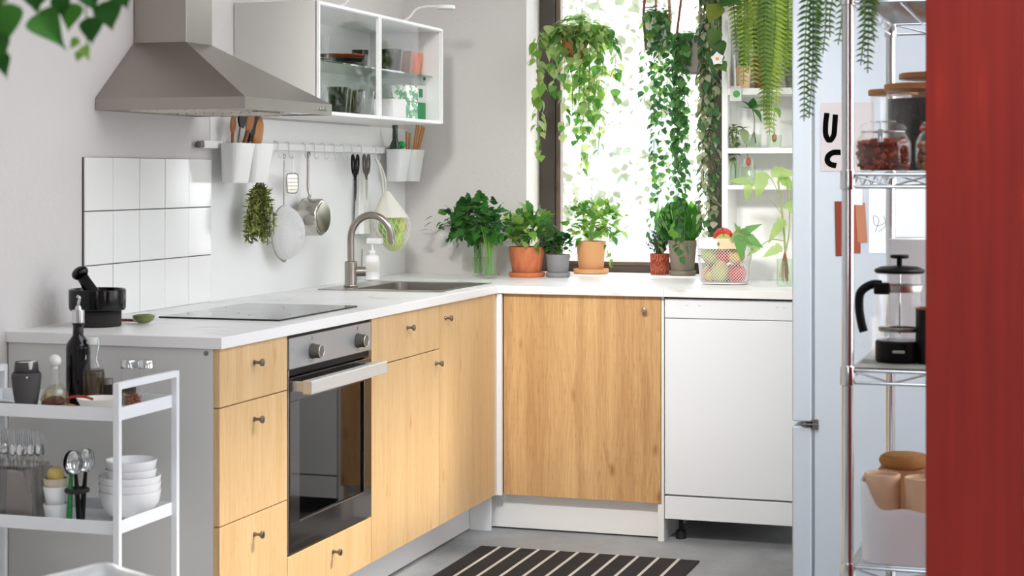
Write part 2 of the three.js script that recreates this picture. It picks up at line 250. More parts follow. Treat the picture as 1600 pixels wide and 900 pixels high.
{
  const o = thing('oven', 'built-in black glass oven with a steel control panel and bar handle', 'oven', [0.4, 0.28, -0.7]);
  part(o, 'housing', [B(0.10, 0.596, 0.285, 0.30, -0.99, -0.41), B(0.10, 0.596, 0.86, 0.874, -0.99, -0.41), B(0.08, 0.10, 0.285, 0.874, -0.99, -0.41), B(0.10, 0.596, 0.30, 0.86, -0.424, -0.41), B(0.10, 0.596, 0.30, 0.86, -0.99, -0.976), B(0.10, 0.596, 0.76, 0.785, -0.976, -0.424)], mat(0x171514, 0.5, 0.4));
  const cp = part(o, 'control_panel', B(0.596, 0.621, 0.789, 0.875, -0.995, -0.412, 0.002), mat(0xb4b4b4, 0.4, 0.6));
  part(o, 'top_strip', B(0.58, 0.615, 0.876, 0.883, -0.995, -0.405), M.black);
  part(o, 'vent_strip', B(0.598, 0.612, 0.770, 0.788, -0.995, -0.405), M.black);
  for (const z of [-0.56, -0.888]) {
    const k = part(cp, 'dial', lathe([[0, 0], [0.0215, 0], [0.0225, 0.004], [0.0195, 0.008], [0.0188, 0.027], [0.0172, 0.0295], [0, 0.0295]], 0, 0, 0, 28).rotateZ(-PI / 2).translate(0.621, 0.827, z), M.steelDark);
    part(cp, 'dial_mark', B(0.6205, 0.6215, 0.858, 0.869, z - 0.0009, z + 0.0009), M.black);
    for (const a of [-0.9, -0.45, 0, 0.45, 0.9]) part(cp, 'dial_mark', ball(0.0011, 0.6212, 0.827 - Math.cos(a) * 0.030, z + Math.sin(a) * 0.030, 1, 1, 1, 6), M.black);
    part(cp, 'dial_ring', torus(0.0176, 0.0016, 0.6497, 0.827, z, 'x'), M.chrome);
  }
  part(o, 'side_trim', [B(0.58, 0.6205, 0.283, 0.788, -0.4095, -0.4035)], M.steel);
  // door: dark glass ring round a see-through pane
  const d = part(o, 'door', [B(0.600, 0.622, 0.700, 0.766, -0.994, -0.412, 0.0015), B(0.600, 0.622, 0.283, 0.365, -0.994, -0.412, 0.0015), B(0.600, 0.622, 0.365, 0.700, -0.474, -0.412), B(0.600, 0.622, 0.365, 0.700, -0.994, -0.937)], phys(0x241f1c, 0.12, { clearcoat: 0.5, clearcoatRoughness: 0.05 }));
  part(d, 'door_pane', B(0.612, 0.616, 0.360, 0.705, -0.94, -0.47), M.tint);
  part(d, 'pane_edge', [B(0.6215, 0.6227, 0.363, 0.3655, -0.938, -0.474), B(0.6215, 0.6227, 0.363, 0.702, -0.939, -0.9365)], M.steel);
  part(d, 'handle', [B(0.655, 0.684, 0.722, 0.760, -0.972, -0.42, 0.003), B(0.621, 0.66, 0.727, 0.755, -0.446, -0.428, 0.002), B(0.621, 0.66, 0.727, 0.755, -0.962, -0.944, 0.002)], mat(0xdcdbd8, 0.34, 0.55));
  part(o, 'oven_rack', [bar([0.585, 0.462, -0.43], [0.585, 0.462, -0.97], 0.003), bar([0.13, 0.462, -0.43], [0.13, 0.462, -0.97], 0.003), ...Array.from({ length: 13 }, (_, i) => bar([0.13, 0.463, -0.44 - i * 0.0433], [0.585, 0.463, -0.44 - i * 0.0433], 0.0018, 5))], M.steel);
  part(o, 'baking_tray', [B(0.15, 0.58, 0.405, 0.409, -0.96, -0.44), B(0.57, 0.58, 0.405, 0.43, -0.96, -0.44)], M.steelDark);
}
{
  const c = thing('base_cabinet', 'oak base cabinet of one top drawer over one tall door, right of the oven', 'cabinet', [0.31, 0, -1.3]);
  part(c, 'carcass', B(0.02, 0.598, 0.135, TOP - 0.002, -1.599, -1.001), M.carcass);
  leftFront(c, 'drawer', 0.735, TOP, -1.6, -1.0, 5, 0.832, -1.3);
  leftFront(c, 'door', 0.135, 0.735, -1.6, -1.0, 6, 0.690, -1.563);
}
{
  const c = thing('base_cabinet', 'oak base cabinet with one full-height door under the sink, next to the inside corner', 'cabinet', [0.31, 0, -1.9]);
  part(c, 'carcass', [B(0.02, 0.598, 0.135, 0.70, -2.24, -1.601), B(0.575, 0.598, 0.70, TOP - 0.002, -2.2, -1.601)], M.carcass);
  leftFront(c, 'door', 0.135, TOP, -2.2, -1.6, 7.3, 0.835, -1.657);
}
solo('corner_filler', 'narrow white upright filler strip in the inside corner between the two oak runs', 'filler', [B(0.622, 0.6425, 0.135, TOP - 0.001, -2.222, -2.205, 0.001), B(0.604, 0.62, 0.135, TOP - 0.001, -2.222, -2.202)], M.white, [0.62, 0.135, -2.21]);
{
  const c = thing('corner_cabinet', 'base cabinet with one wide dark-grained oak door facing the room, under the potted plants', 'cabinet', [0.945, 0, -2.5]);
  part(c, 'carcass', B(0.648, 1.228, 0.135, TOP - 0.002, -2.82, -2.242), M.carcass);
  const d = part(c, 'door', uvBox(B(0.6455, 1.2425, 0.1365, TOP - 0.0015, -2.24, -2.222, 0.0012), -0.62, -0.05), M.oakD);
  part(d, 'knob', knobShape('z').translate(1.185, 0.835, -2.222), M.steel);
}
solo('side_panel', 'thin white upright panel reaching the floor between the wide oak door and the dishwasher', 'panel', [B(1.2445, 1.254, 0, TOP - 0.001, -2.8, -2.224), B(1.232, 1.2445, 0, 0.133, -2.8, -2.224)], M.white, [1.243, 0, -2.5]);
{
  solo('plinth', 'white plinth board along the floor below the left run of oak fronts', 'plinth', [B(0.50, 0.514, 0.004, 0.133, -2.224, -0.02)], M.white, [0.507, 0, -1.1]);
  solo('plinth', 'short white plinth return in the inside corner, facing the room', 'plinth', [B(0.515, 0.598, 0.0, 0.133, -2.224, -2.21, 0.001)], M.white, [0.556, 0, -2.217]);
  solo('plinth', 'white plinth board along the floor under the wide oak door', 'plinth', [B(0.53, 1.2315, 0.006, 0.133, -2.284, -2.27, 0.001)], M.white, [0.915, 0, -2.277]);
}
{
  const d = thing('dishwasher', 'plain white dishwasher with a smooth door beside the wide oak door', 'dishwasher', [1.555, 0, -2.5]);
  part(d, 'body', B(1.262, 1.848, 0.10, TOP - 0.01, -2.82, -2.25), M.whiteMatt);
  const p = part(d, 'control_panel', B(1.258, 1.85, 0.808, TOP - 0.007, -2.25, -2.216, 0.004), M.whiteGloss);
  const im = mat(0xd9d9d8, 0.5); for (const x of [1.34, 1.385, 1.665, 1.69]) part(p, 'indicator_mark', B(x - 0.006, x + 0.006, 0.853, 0.857, -2.2165, -2.2155), im);
  part(d, 'door', B(1.258, 1.85, 0.172, 0.806, -2.25, -2.22, 0.002), M.whiteGloss);
  part(d, 'toe_panel', B(1.258, 1.85, 0.084, 0.166, -2.245, -2.217, 0.002), M.whiteGloss);
  for (const [x, z] of [[1.30, -2.30], [1.80, -2.30], [1.30, -2.78], [1.80, -2.78]]) part(d, 'foot', [cyl(0.02, 0.016, 0.03, x, 0, z, 16), cyl(0.008, 0.008, 0.07, x, 0.03, z, 10)], M.rubber);
}
// worktops
{
  const s = new THREE.Shape([[0, -0.006], [0.627, -0.006], [0.627, 2.20], [0.627, 2.858], [0, 2.858]].map(([x, z]) => new THREE.Vector2(x, z)));
  const h = new THREE.Path([[0.205, 1.795], [0.558, 1.795], [0.558, 2.245], [0.205, 2.245]].map(([x, z]) => new THREE.Vector2(x, z))); s.holes.push(h);
  const g = new THREE.ExtrudeGeometry(s, { depth: WT - TOP - 0.002, bevelEnabled: true, bevelThickness: 0.001, bevelSize: 0.001, bevelSegments: 1 });
  g.rotateX(-PI / 2).translate(0.001, TOP + 0.001, 0); g.computeBoundingBox();
  solo('worktop', 'white marble-look worktop of the left run holding the hob and the sink', 'worktop', uvBox(g), M.worktop, [0.31, TOP, -1.4]);
  solo('worktop', 'white worktop piece under the potted plants, over the wide oak door', 'worktop', uvBox(B(0.6295, 1.2565, TOP, WT, -2.858, -2.198, 0.001), 0.3, 0.4), M.worktop, [0.94, TOP, -2.53]);
  solo('worktop', 'white worktop piece over the dishwasher, carrying the wire fruit basket', 'worktop', uvBox(B(1.2575, 2.45, TOP, WT, -2.858, -2.196, 0.001), 0.7, 0.1), M.worktop, [1.85, TOP, -2.53]);
}
{ // induction hob
  const h = thing('induction_hob', 'flat black glass induction hob set on the white worktop', 'hob', [0.36, WT, -0.77]);
  part(h, 'glass_plate', B(0.172, 0.553, WT, WT + 0.005, -1.05, -0.492, 0.0015), M.hob);
  const zm = mat(0x2a2a2a, 0.3); for (const [x, z, r] of [[0.27, -0.64, 0.075], [0.27, -0.91, 0.088], [0.45, -0.64, 0.06], [0.45, -0.91, 0.075]]) part(h, 'zone_mark', new THREE.RingGeometry(r, r + 0.0012, 40).rotateX(-PI / 2).translate(x, WT + 0.0053, z), zm);
  const km = mat(0x8a8a8a, 0.4); for (let i = 0; i < 4; i++) part(h, 'control_mark', B(0.535, 0.541, WT + 0.005, WT + 0.0053, -0.70 - i * 0.05, -0.694 - i * 0.05), km);
}
{ // sink and tap
  const s = thing('sink', 'stainless steel inset sink bowl in the worktop near the corner', 'sink', [0.34, WT, -2.02]);
  const sh = new THREE.Shape(), R = (p, x0, x1, z0, z1, r) => { p.moveTo(x0 + r, z0); p.lineTo(x1 - r, z0); p.quadraticCurveTo(x1, z0, x1, z0 + r); p.lineTo(x1, z1 - r); p.quadraticCurveTo(x1, z1, x1 - r, z1); p.lineTo(x0 + r, z1); p.quadraticCurveTo(x0, z1, x0, z1 - r); p.lineTo(x0, z0 + r); p.quadraticCurveTo(x0, z0, x0 + r, z0); };
  R(sh, 0.10, 0.582, 1.755, 2.282, 0.012); const hole = new THREE.Path(); R(hole, 0.215, 0.548, 1.81, 2.235, 0.05); sh.holes.push(hole);
  part(s, 'rim', uvBox(new THREE.ExtrudeGeometry(sh, { depth: 0.003, bevelEnabled: true, bevelThickness: 0.001, bevelSize: 0.001, bevelSegments: 1, curveSegments: 8 }).rotateX(-PI / 2).translate(0, WT, 0)), M.steel);
  const wallShape = new THREE.Shape(); R(wallShape, 0.2145, 0.5485, 1.8095, 2.2355, 0.05); const in2 = new THREE.Path(); R(in2, 0.2165, 0.5465, 1.8115, 2.2335, 0.05); wallShape.holes.push(in2);
  const fl = new THREE.Shape(); R(fl, 0.2145, 0.5485, 1.8095, 2.2355, 0.05);
  part(s, 'bowl', [uvBox(new THREE.ExtrudeGeometry(wallShape, { depth: 0.16, bevelEnabled: false, curveSegments: 8 }).rotateX(-PI / 2).translate(0, WT - 0.157, 0)), uvBox(new THREE.ExtrudeGeometry(fl, { depth: 0.002, bevelEnabled: false, curveSegments: 8 }).rotateX(-PI / 2).translate(0, WT - 0.159, 0))], M.steel);
  part(s, 'drain', [lathe([[0, 0.004], [0.02, 0.004], [0.03, 0.001], [0.045, 0.001], [0.045, 0]], 0.38, WT - 0.157, -2.02)], M.chrome);
}
{
  const f = thing('tap', 'brushed steel kitchen tap with a tall arched spout over the sink', 'tap', [0.168, WT + 0.004, -1.9]);
  const x = 0.168, y = WT + 0.004, z = -1.9, steel = mat(0xa59d94, 0.3, 1);
  part(f, 'body', lathe([[0, 0], [0.027, 0], [0.027, 0.006], [0.0225, 0.008], [0.0225, 0.088], [0.0215, 0.092], [0.0135, 0.094], [0, 0.094]], x, y, z), steel);
  const a = Array.from({ length: 13 }, (_, i) => { const t = PI - (i / 12) * PI * 1.02; return [x + 0.076 + 0.076 * Math.cos(t), y + 0.178 + 0.082 * Math.sin(t), z - 0.018 * (i / 12)]; });
  part(f, 'spout', tube([[x, y + 0.08, z], [x, y + 0.13, z], ...a, [x + 0.156, y + 0.158, z - 0.02]], 0.0128, 48, 14), steel);
  const l = part(f, 'lever', bar([x + 0.012, y + 0.055, z - 0.01], [x + 0.045, y + 0.055, z - 0.028], 0.0175, 18), steel);
  part(l, 'lever_pin', bar([x + 0.034, y + 0.06, z - 0.02], [x + 0.036, y + 0.135, z - 0.02], 0.0028, 8), steel);
}
{ // extractor hood
  const h = thing('extractor_hood', 'brushed steel pyramid extractor hood with a square chimney above the hob', 'hood', [0.24, 1.51, -0.73]);
  const z0 = -1.03, z1 = -0.434, yb = 1.508, yt = 1.542;
  part(h, 'rim', [B(0.002, 0.471, yb, yt, z1 - 0.004, z1), B(0.002, 0.471, yb, yt, z0, z0 + 0.004), B(0.471, 0.475, yb, yt, z0, z1), B(0.002, 0.006, yb, yt, z0 + 0.004, z1 - 0.004)], M.hood);
  const a = [[0.002, yt, z1], [0.475, yt, z1], [0.475, yt, z0], [0.002, yt, z0]], b = [[0.002, 1.716, -0.649], [0.176, 1.716, -0.649], [0.176, 1.716, -0.813], [0.002, 1.716, -0.813]];
  const pos = []; const tri = (...p) => p.forEach((q) => pos.push(...q));
  for (let i = 0; i < 4; i++) { const j = (i + 1) % 4; tri(a[i], a[j], b[j]); tri(a[i], b[j], b[i]); }
  const g = new THREE.BufferGeometry(); g.setAttribute('position', new THREE.Float32BufferAttribute(pos, 3)); g.computeVertexNormals();
  part(h, 'canopy', uvBox(g), M.hood);
  part(h, 'chimney', [B(0.002, 0.176, 1.715, YC - 0.002, -0.813, -0.649, 0.002)], M.hood);
  const u = part(h, 'underside', B(0.006, 0.471, yb + 0.006, yb + 0.010, z0 + 0.004, z1 - 0.004), M.steelDark);
  for (const z of [-0.59, -0.875]) { part(h, 'grease_filter', [B(0.06, 0.36, yb + 0.002, yb + 0.006, z - 0.125, z + 0.125, 0.001), ...Array.from({ length: 9 }, (_, i) => bar([0.085 + i * 0.03, yb + 0.0015, z - 0.11], [0.085 + i * 0.03, yb + 0.0015, z + 0.11], 0.003, 6))], M.steel); }
  for (const z of [-0.56, -0.90]) part(h, 'lamp_lens', B(0.39, 0.45, yb + 0.002, yb + 0.006, z - 0.06, z + 0.06, 0.001), M.whiteGloss);
  for (let i = 0; i < 4; i++) part(h, 'button', new THREE.CylinderGeometry(0.005, 0.005, 0.004, 12).rotateZ(PI / 2).translate(0.476, 1.525, -0.93 - i * 0.018), M.chrome);
}
{ // wall cabinet
  const c = thing('wall_cabinet', 'white wall cabinet with two clear glass sliding doors and a glass shelf', 'cabinet', [0.15, 1.52, -1.89]);
  const z1 = -1.302, z0 = -2.482, y0 = 1.522, y1 = 1.897, t = 0.014, X = 0.302;
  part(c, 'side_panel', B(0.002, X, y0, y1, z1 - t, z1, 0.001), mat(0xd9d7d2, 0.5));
  part(c, 'side_panel', B(0.002, X, y0, y1, z0, z0 + t, 0.001), M.white);
  part(c, 'top_panel', B(0.002, X, y1 - t, y1, z0 + t, z1 - t), M.white);
  part(c, 'bottom_panel', B(0.002, X, y0, y0 + t, z0 + t, z1 - t), M.white);
  part(c, 'back_panel', B(0.002, 0.008, y0 + t, y1 - t, z0 + t, z1 - t), M.whiteMatt);
  const sh = part(c, 'glass_shelf', B(0.012, 0.272, 1.704, 1.710, z0 + t + 0.001, z1 - t - 0.001), phys(0xdcebe3, 0.02, { transmission: 1, thickness: 0 }));
  for (const z of [z1 - t - 0.004, z0 + t + 0.004]) for (const x of [0.05, 0.24]) part(sh, 'shelf_pin', ball(0.005, x, 1.700, z, 1, 1, 1.4, 8), M.steelDark);
  const dl = part(c, 'door', [B(X - 0.004, X + 0.008, y0 + 0.002, y1 - 0.002, -1.832, -1.822), B(X - 0.004, X + 0.008, y0 + 0.002, y0 + 0.012, -1.822, z1 - 0.010), B(X - 0.004, X + 0.008, y1 - 0.012, y1 - 0.002, -1.822, z1 - 0.010), B(X - 0.004, X + 0.008, y0 + 0.002, y1 - 0.002, z1 - 0.010, z1)], M.white);
  part(dl, 'door_pane', B(X, X + 0.004, y0 + 0.01, y1 - 0.01, -1.824, z1 - 0.008), M.cabinetPane);
  const dr = part(c, 'door', [B(X - 0.004, X + 0.008, y0 + 0.002, y1 - 0.002, -1.846, -1.836), B(X - 0.004, X + 0.008, y0 + 0.002, y0 + 0.012, z0 + 0.010, -1.846), B(X - 0.004, X + 0.008, y1 - 0.012, y1 - 0.002, z0 + 0.010, -1.846), B(X - 0.004, X + 0.008, y0 + 0.002, y1 - 0.002, z0, z0 + 0.010)], M.white);
  part(dr, 'door_pane', B(X, X + 0.004, y0 + 0.01, y1 - 0.01, z0 + 0.008, -1.844), M.cabinetPane);
  // contents
  const yb = y0 + t + 0.0005, ys = 1.7105;
  const plate = (r, y, m, label) => { const g = lathe([[0, 0], [r * 0.6, 0], [r, 0.014], [r, 0.0155], [r * 0.62, 0.0035], [0, 0.0035]], 0, 0, 0, 8); const p = solo('plate', label, 'plate', toCreasedNormals(g, 0.3), m, [0, 0, 0], 'octagonal plates in the wall cabinet'); p.position.set(0.16, y, -1.83); p.rotation.y = 0.2; return p; };
  plate(0.088, ys, mat(0x20242e, 0.3), 'dark octagonal plate at the bottom of the stack on the cabinet shelf');
  plate(0.088, ys + 0.0145, mat(0x191d27, 0.3), 'dark octagonal plate in the middle of the stack on the cabinet shelf');
  plate(0.088, ys + 0.029, mat(0xb94a31, 0.4), 'red octagonal plate on top of the stack on the cabinet shelf');
  const tum = (x, y, z, r, h, m, label) => { const t0 = solo('tumbler', label, 'glass', lathe([[0, 0], [r * 0.78, 0], [r, h], [r - 0.0025, h], [r * 0.78 - 0.002, 0.008], [0, 0.008]], x, y, z, 24), m, [x, y, z], 'drinking glasses in the wall cabinet'); return t0; };
  solo('saucer', 'small dark red saucer under the clear glass at the left of the cabinet shelf', 'saucer', lathe([[0, 0], [0.03, 0], [0.046, 0.008], [0.044, 0.009], [0, 0.003]], 0.18, ys, -1.60), mat(0x6b2b2b, 0.4), [0.18, ys, -1.60]);
  tum(0.18, ys + 0.0095, -1.60, 0.036, 0.085, M.glass, 'clear tumbler at the far left of the cabinet shelf');
  tum(0.20, yb, -1.545, 0.038, 0.092, M.glass, 'clear tumbler at the far left of the cabinet floor, partly behind the hood');
  tum(0.23, yb, -1.640, 0.038, 0.092, M.tintGrey, 'smoky grey tumbler second from the left on the cabinet floor');
  tum(0.20, yb, -1.745, 0.038, 0.092, M.tintGreen, 'pale green tumbler third from the left on the cabinet floor');
  tum(0.20, yb, -1.850, 0.038, 0.092, M.tintOlive, 'dark olive green tumbler in the middle of the cabinet floor');
  tum(0.20, yb, -1.950, 0.038, 0.092, M.glass, 'clear tumbler right of the dark olive one on the cabinet floor');
  tum(0.13, yb, -2.03, 0.038, 0.092, M.tintGreen, 'pale green tumbler at the right end of the row of glasses on the cabinet floor');
  const mug = (z, m, label) => { const t0 = thing('mug', label, 'mug', [0.2, ys, z], 'mugs in the wall cabinet'); part(t0, 'body', cup(0.038, 0.046, 0.088, 0.004, 0.2, ys, z), m); part(t0, 'handle', tube([[0.2, ys + 0.07, z - 0.044], [0.2, ys + 0.066, z - 0.066], [0.2, ys + 0.032, z - 0.064], [0.2, ys + 0.022, z - 0.040]], 0.0045, 14, 7), m); };
  const stripe = tex(128, 32, (u, v) => { const s = fbm(u, v, 40, 1, 2, 4); return mixc([205, 96, 66], [232, 150, 112], cl(s * 1.4 - 0.2)); }, 1, 1);
  mug(-2.215, mat(0x221c12, 0.2), 'near-black glazed mug, leftmost of the mugs on the cabinet shelf');
  mug(-2.320, mat(0x6b3f22, 0.3), 'brown glazed mug between the black and the orange one on the cabinet shelf');
  mug(-2.42, mat(0xffffff, 0.35, 0, { map: stripe }), 'orange-red streaked mug at the right end of the cabinet shelf');
  tum(0.12, ys, -2.1, 0.032, 0.08, M.tintGrey, 'smoky grey tumbler behind the near-black mug on the cabinet shelf');
  solo('box', 'low plain white box left of the green cartons in the wall cabinet', 'box', B(0.17, 0.25, yb, yb + 0.072, -2.24, -2.11, 0.002), M.paper, [0.21, yb, -2.17]);
  const leafPrint = tex(128, 256, (u, v) => { const a = fbm(u, v, 5, 9, 3, 6), b = Math.abs(Math.sin((u * 3 + v * 7) + 5 * a)); return a > 0.56 ? [232, 236, 226] : b > 0.75 ? [96, 176, 120] : [38, 132, 78]; }, 1, 1);
  const c1 = thing('carton', 'green carton with a pale leaf print in the wall cabinet', 'carton', [0.215, yb, -2.315]); part(c1, 'body', new THREE.BoxGeometry(0.06, 0.13, 0.125).translate(0.215, yb + 0.065, -2.315), mat(0xffffff, 0.6, 0, { map: leafPrint })); part(c1, 'lid_band', B(0.183, 0.2465, yb + 0.066, yb + 0.07, -2.379, -2.251), mat(0x2d8a55, 0.6));
  const c2 = thing('carton', 'white-topped carton with a ribbed green lower half at the right of the wall cabinet', 'carton', [0.20, yb, -2.425]); part(c2, 'upper_half', B(0.165, 0.245, yb + 0.068, yb + 0.135, -2.462, -2.387, 0.002), M.paper); part(c2, 'lower_half', [B(0.166, 0.244, yb, yb + 0.068, -2.461, -2.388), ...Array.from({ length: 9 }, (_, i) => bar([0.244, yb + 0.002, -2.392 - i * 0.008], [0.244, yb + 0.066, -2.392 - i * 0.008], 0.003, 6))], mat(0x1f8a4c, 0.6)); part(c2, 'printed_patch', B(0.2445, 0.2465, yb + 0.088, yb + 0.122, -2.428, -2.388, 0.0009), mat(0x1f8a4c, 0.6));
  solo('lid', 'round dark lid leaning at the right end of the cabinet floor', 'lid', new THREE.CylinderGeometry(0.024, 0.024, 0.012, 24).rotateZ(PI / 2).translate(0.12, yb + 0.024, -2.42), mat(0x3a3a34, 0.5), [0.12, yb, -2.42]);
}
{ // two cabinet lamps
  for (const [z, label] of [[-2.31, 'slim white lamp arm with a disc head above the right end of the wall cabinet'], [-1.70, 'slim white lamp arm above the left half of the wall cabinet, at the picture top']]) {
    const l = thing('cabinet_lamp', label, 'lamp', [0.2, 1.897, z]);
    part(l, 'base_clip', B(0.17, 0.225, 1.897, 1.911, z - 0.014, z + 0.014, 0.003), M.white);
    part(l, 'arm', tube([[0.2, 1.91, z], [0.235, 1.927, z], [0.262, 1.957, z], [0.30, 1.967, z], [0.352, 1.966, z]], 0.0042, 24, 8), M.white);
    part(l, 'head', lathe([[0, 0], [0.033, 0], [0.0355, 0.003], [0.0355, 0.012], [0.033, 0.0145], [0, 0.0145]], 0.385, 1.955, z), M.white);
    part(l, 'diffuser', lathe([[0, 0], [0.029, 0], [0.029, 0.0015], [0, 0.0015]], 0.385, 1.9535, z), M.whiteMatt);
  }
}
// ---------------------------------------------------------------- wall rail and what hangs from it
{
  const r = thing('wall_rail', 'slim white rail along the wall under the cabinet, carrying hooks and buckets', 'rail', [0.03, 1.42, -1.9]);
  part(r, 'bar', B(0.022, 0.034, 1.409, 1.434, -2.845, -1.03, 0.002), M.white);
  for (const z of [-1.06, -2.84]) part(r, 'bracket', B(0.004, 0.03, 1.412, 1.43, z, z + 0.025, 0.002), M.steelDark);
  part(r, 'end_cap', B(0.018, 0.034, 1.411, 1.431, -1.036, -1.012, 0.002), M.steelDark);
}
const hookAt = (z, m, label) => solo('hook', label, 'hook', tube([[0.020, 1.430, z], [0.024, 1.4385, z], [0.033, 1.4385, z], [0.038, 1.43, z], [0.038, 1.395, z], [0.043, 1.383, z], [0.052, 1.385, z], [0.054, 1.396, z]], 0.0016, 24, 6), m, [0.038, 1.38, z], 'white hooks on the wall rail');
const hookWord = ['first white hook on the rail right of the left buckets, holding the sieve', 'white hook on the rail holding the small steel grater', 'white hook on the rail holding the saucepan', 'empty white hook on the rail just right of the saucepan handle', 'second empty white hook on the rail right of the saucepan', 'empty white hook on the middle of the rail', 'empty white hook on the rail left of the scissors', 'white hook on the rail holding the black scissors', 'white hook on the rail holding the grey-handled shears', 'white hook on the rail holding the string shopping bag'];
[-1.565, -1.655, -1.79, -1.87, -1.96, -2.05, -2.14, -2.215, -2.31, -2.46].forEach((z, i) => hookAt(z, M.white, hookWord[i]));

// a tapered tub with rounded corners; half sizes ax, az at the bottom (0) and the top (1); the side at x0 stays upright
function tub(x0, y0, y1, cz, dx0, dx1, az0, az1, t = 0.003, n = 40, p = 4.5) {
  const g = lathe([[0, 0], [1, 0], [1, 1], [1 - t * 12, 1], [1 - t * 12, 0.03], [0, 0.03]], 0, 0, 0, n), P = g.attributes.position;
  for (let i = 0; i < P.count; i++) {
    const x = P.getX(i), y = P.getY(i), z = P.getZ(i), r = Math.hypot(x, z) || 1e-9, a = Math.atan2(z, x), c = Math.cos(a), s = Math.sin(a), k = Math.pow(Math.pow(Math.abs(c), p) + Math.pow(Math.abs(s), p), -1 / p) * r;
    const dx = dx0 + (dx1 - dx0) * y, az = az0 + (az1 - az0) * y;
    P.setXYZ(i, x0 + dx / 2 + c * k * dx / 2, y0 + (y1 - y0) * y, cz + s * k * az);
  }
  g.computeVertexNormals(); return toCreasedNormals(g, 0.7);
}
const buck = (z, label) => { const b = thing('hanging_bucket', label, 'bucket', [0.07, 1.30, z], 'white tapered buckets on the wall rail'); part(b, 'tub', tub(0.036, 1.298, 1.427, z, 0.054, 0.074, 0.055, 0.0695), M.white); part(b, 'hook_lip', B(0.018, 0.04, 1.428, 1.438, z - 0.03, z + 0.03, 0.002), M.white); };
buck(-1.19, 'white tapered bucket at the left end of the wall rail, holding dark and wooden utensils'); buck(-1.335, 'white tapered bucket second from the left on the rail, holding big wooden spoons');
buck(-2.615, 'white tapered bucket on the right half of the rail, holding a dark green bottle'); buck(-2.765, 'white tapered bucket at the right end of the rail, holding wooden chopsticks');
{ // utensils in the left buckets
  const bladeGeo = (pts, th) => { const s = new THREE.Shape(pts.map(([a, b]) => new THREE.Vector2(a, b))); return new THREE.ExtrudeGeometry(s, { depth: th, bevelEnabled: true, bevelThickness: 0.001, bevelSize: 0.001, bevelSegments: 1 }); };
  const oval = (w, h, n = 18) => Array.from({ length: n }, (_, i) => [w * Math.cos(i / n * 2 * PI), h * Math.sin(i / n * 2 * PI)]);
  const lean = (o, at, rx, rz) => { o.position.set(Math.min(at[0], 0.066), at[1] + 0.004, at[2]); o.rotation.set(rx, 0, rz); };
  const u1 = thing('wooden_spoon', 'light wooden spoon standing at the left in the left rail bucket', 'spoon'); part(u1, 'handle', bar([0, 0, 0], [0, 0.16, 0], 0.005, 10), M.woodMid); part(u1, 'head', ball(0.02, 0, 0.178, 0, 0.35, 1.5, 0.8), M.woodMid); lean(u1, [0.062, 1.306, -1.165], -0.06, 0);
  const u2 = thing('spatula', 'steel-handled spatula with a black blade in the left rail bucket', 'spatula'); part(u2, 'handle', bar([0, 0, 0], [0, 0.175, 0], 0.0055, 10, 0.0045), M.steelDark); part(u2, 'blade', bladeGeo([[-0.012, 0], [0.012, 0], [0.026, 0.02], [0.03, 0.06], [-0.03, 0.06], [-0.026, 0.02]], 0.004).rotateY(PI / 2).translate(0, 0.172, 0), M.black); lean(u2, [0.075, 1.306, -1.175], -0.16, -0.06);
  const u3 = thing('wooden_spoon', 'dark brown wooden spoon leaning to the right in the left rail bucket', 'spoon'); part(u3, 'handle', bar([0, 0, 0], [0, 0.18, 0], 0.0075, 10), M.woodDeep); part(u3, 'head', ball(0.026, 0, 0.205, 0, 0.35, 1.5, 0.9), M.woodMid); lean(u3, [0.085, 1.306, -1.185], -0.42, -0.05);
  const u4 = thing('turner', 'black slotted turner leaning across the wooden spoons in the left rail bucket', 'spatula'); part(u4, 'handle', bar([0, 0, 0], [0, 0.17, 0], 0.005, 10), M.black); part(u4, 'blade', bladeGeo([[-0.01, 0], [0.01, 0], [0.022, 0.02], [0.028, 0.075], [-0.028, 0.075], [-0.022, 0.02]], 0.003).rotateY(PI / 2).translate(0, 0.166, 0), M.black); lean(u4, [0.08, 1.306, -1.2], -0.5, -0.04);
  const u5 = thing('wooden_spoon', 'big honey-coloured wooden spoon in the second rail bucket', 'spoon'); part(u5, 'handle', bar([0, 0, 0], [0, 0.11, 0], 0.008, 10), M.bamboo); part(u5, 'head', ball(0.034, 0, 0.155, 0, 0.36, 1.7, 0.85), M.bamboo); lean(u5, [0.075, 1.306, -1.305], -0.18, -0.06);
  const u6 = thing('wooden_spatula', 'flat pale wooden spatula behind the big wooden spoon in the second rail bucket', 'spatula'); part(u6, 'handle', bar([0, 0, 0], [0, 0.1, 0], 0.008, 10), M.woodMid); part(u6, 'head', bladeGeo([[-0.01, 0], [0.01, 0], [0.032, 0.03], [0.034, 0.09], [-0.034, 0.09], [-0.032, 0.03]], 0.006).rotateY(PI / 2).translate(0, 0.095, 0), M.woodPale); lean(u6, [0.058, 1.306, -1.345], 0.02, 0);
  const bt = thing('oil_bottle', 'dark green glass bottle with a bright green collar in the right rail buckets', 'bottle', [0.072, 1.304, -2.585]);
  part(bt, 'body', lathe([[0, 0], [0.020, 0], [0.024, 0.11], [0.024, 0.135], [0.012, 0.16], [0.0105, 0.205], [0.0125, 0.208], [0.0125, 0.22], [0, 0.22]], 0.068, 1.304, -2.585), phys(0x1d3a1e, 0.06, { clearcoat: 0.5 }));
  part(bt, 'tag', [ball(0.021, 0.090, 1.444, -2.60, 0.8, 0.75, 0.8, 12)], mat(0x1fa34e, 0.5));
  const cs = [[-2.735, 0.02, 0.0, 0.195], [-2.748, 0.03, 0.03, 0.19], [-2.765, -0.16, 0.10, 0.225], [-2.772, -0.22, 0.12, 0.225], [-2.782, -0.30, 0.15, 0.225], [-2.79, -0.36, 0.17, 0.22]];
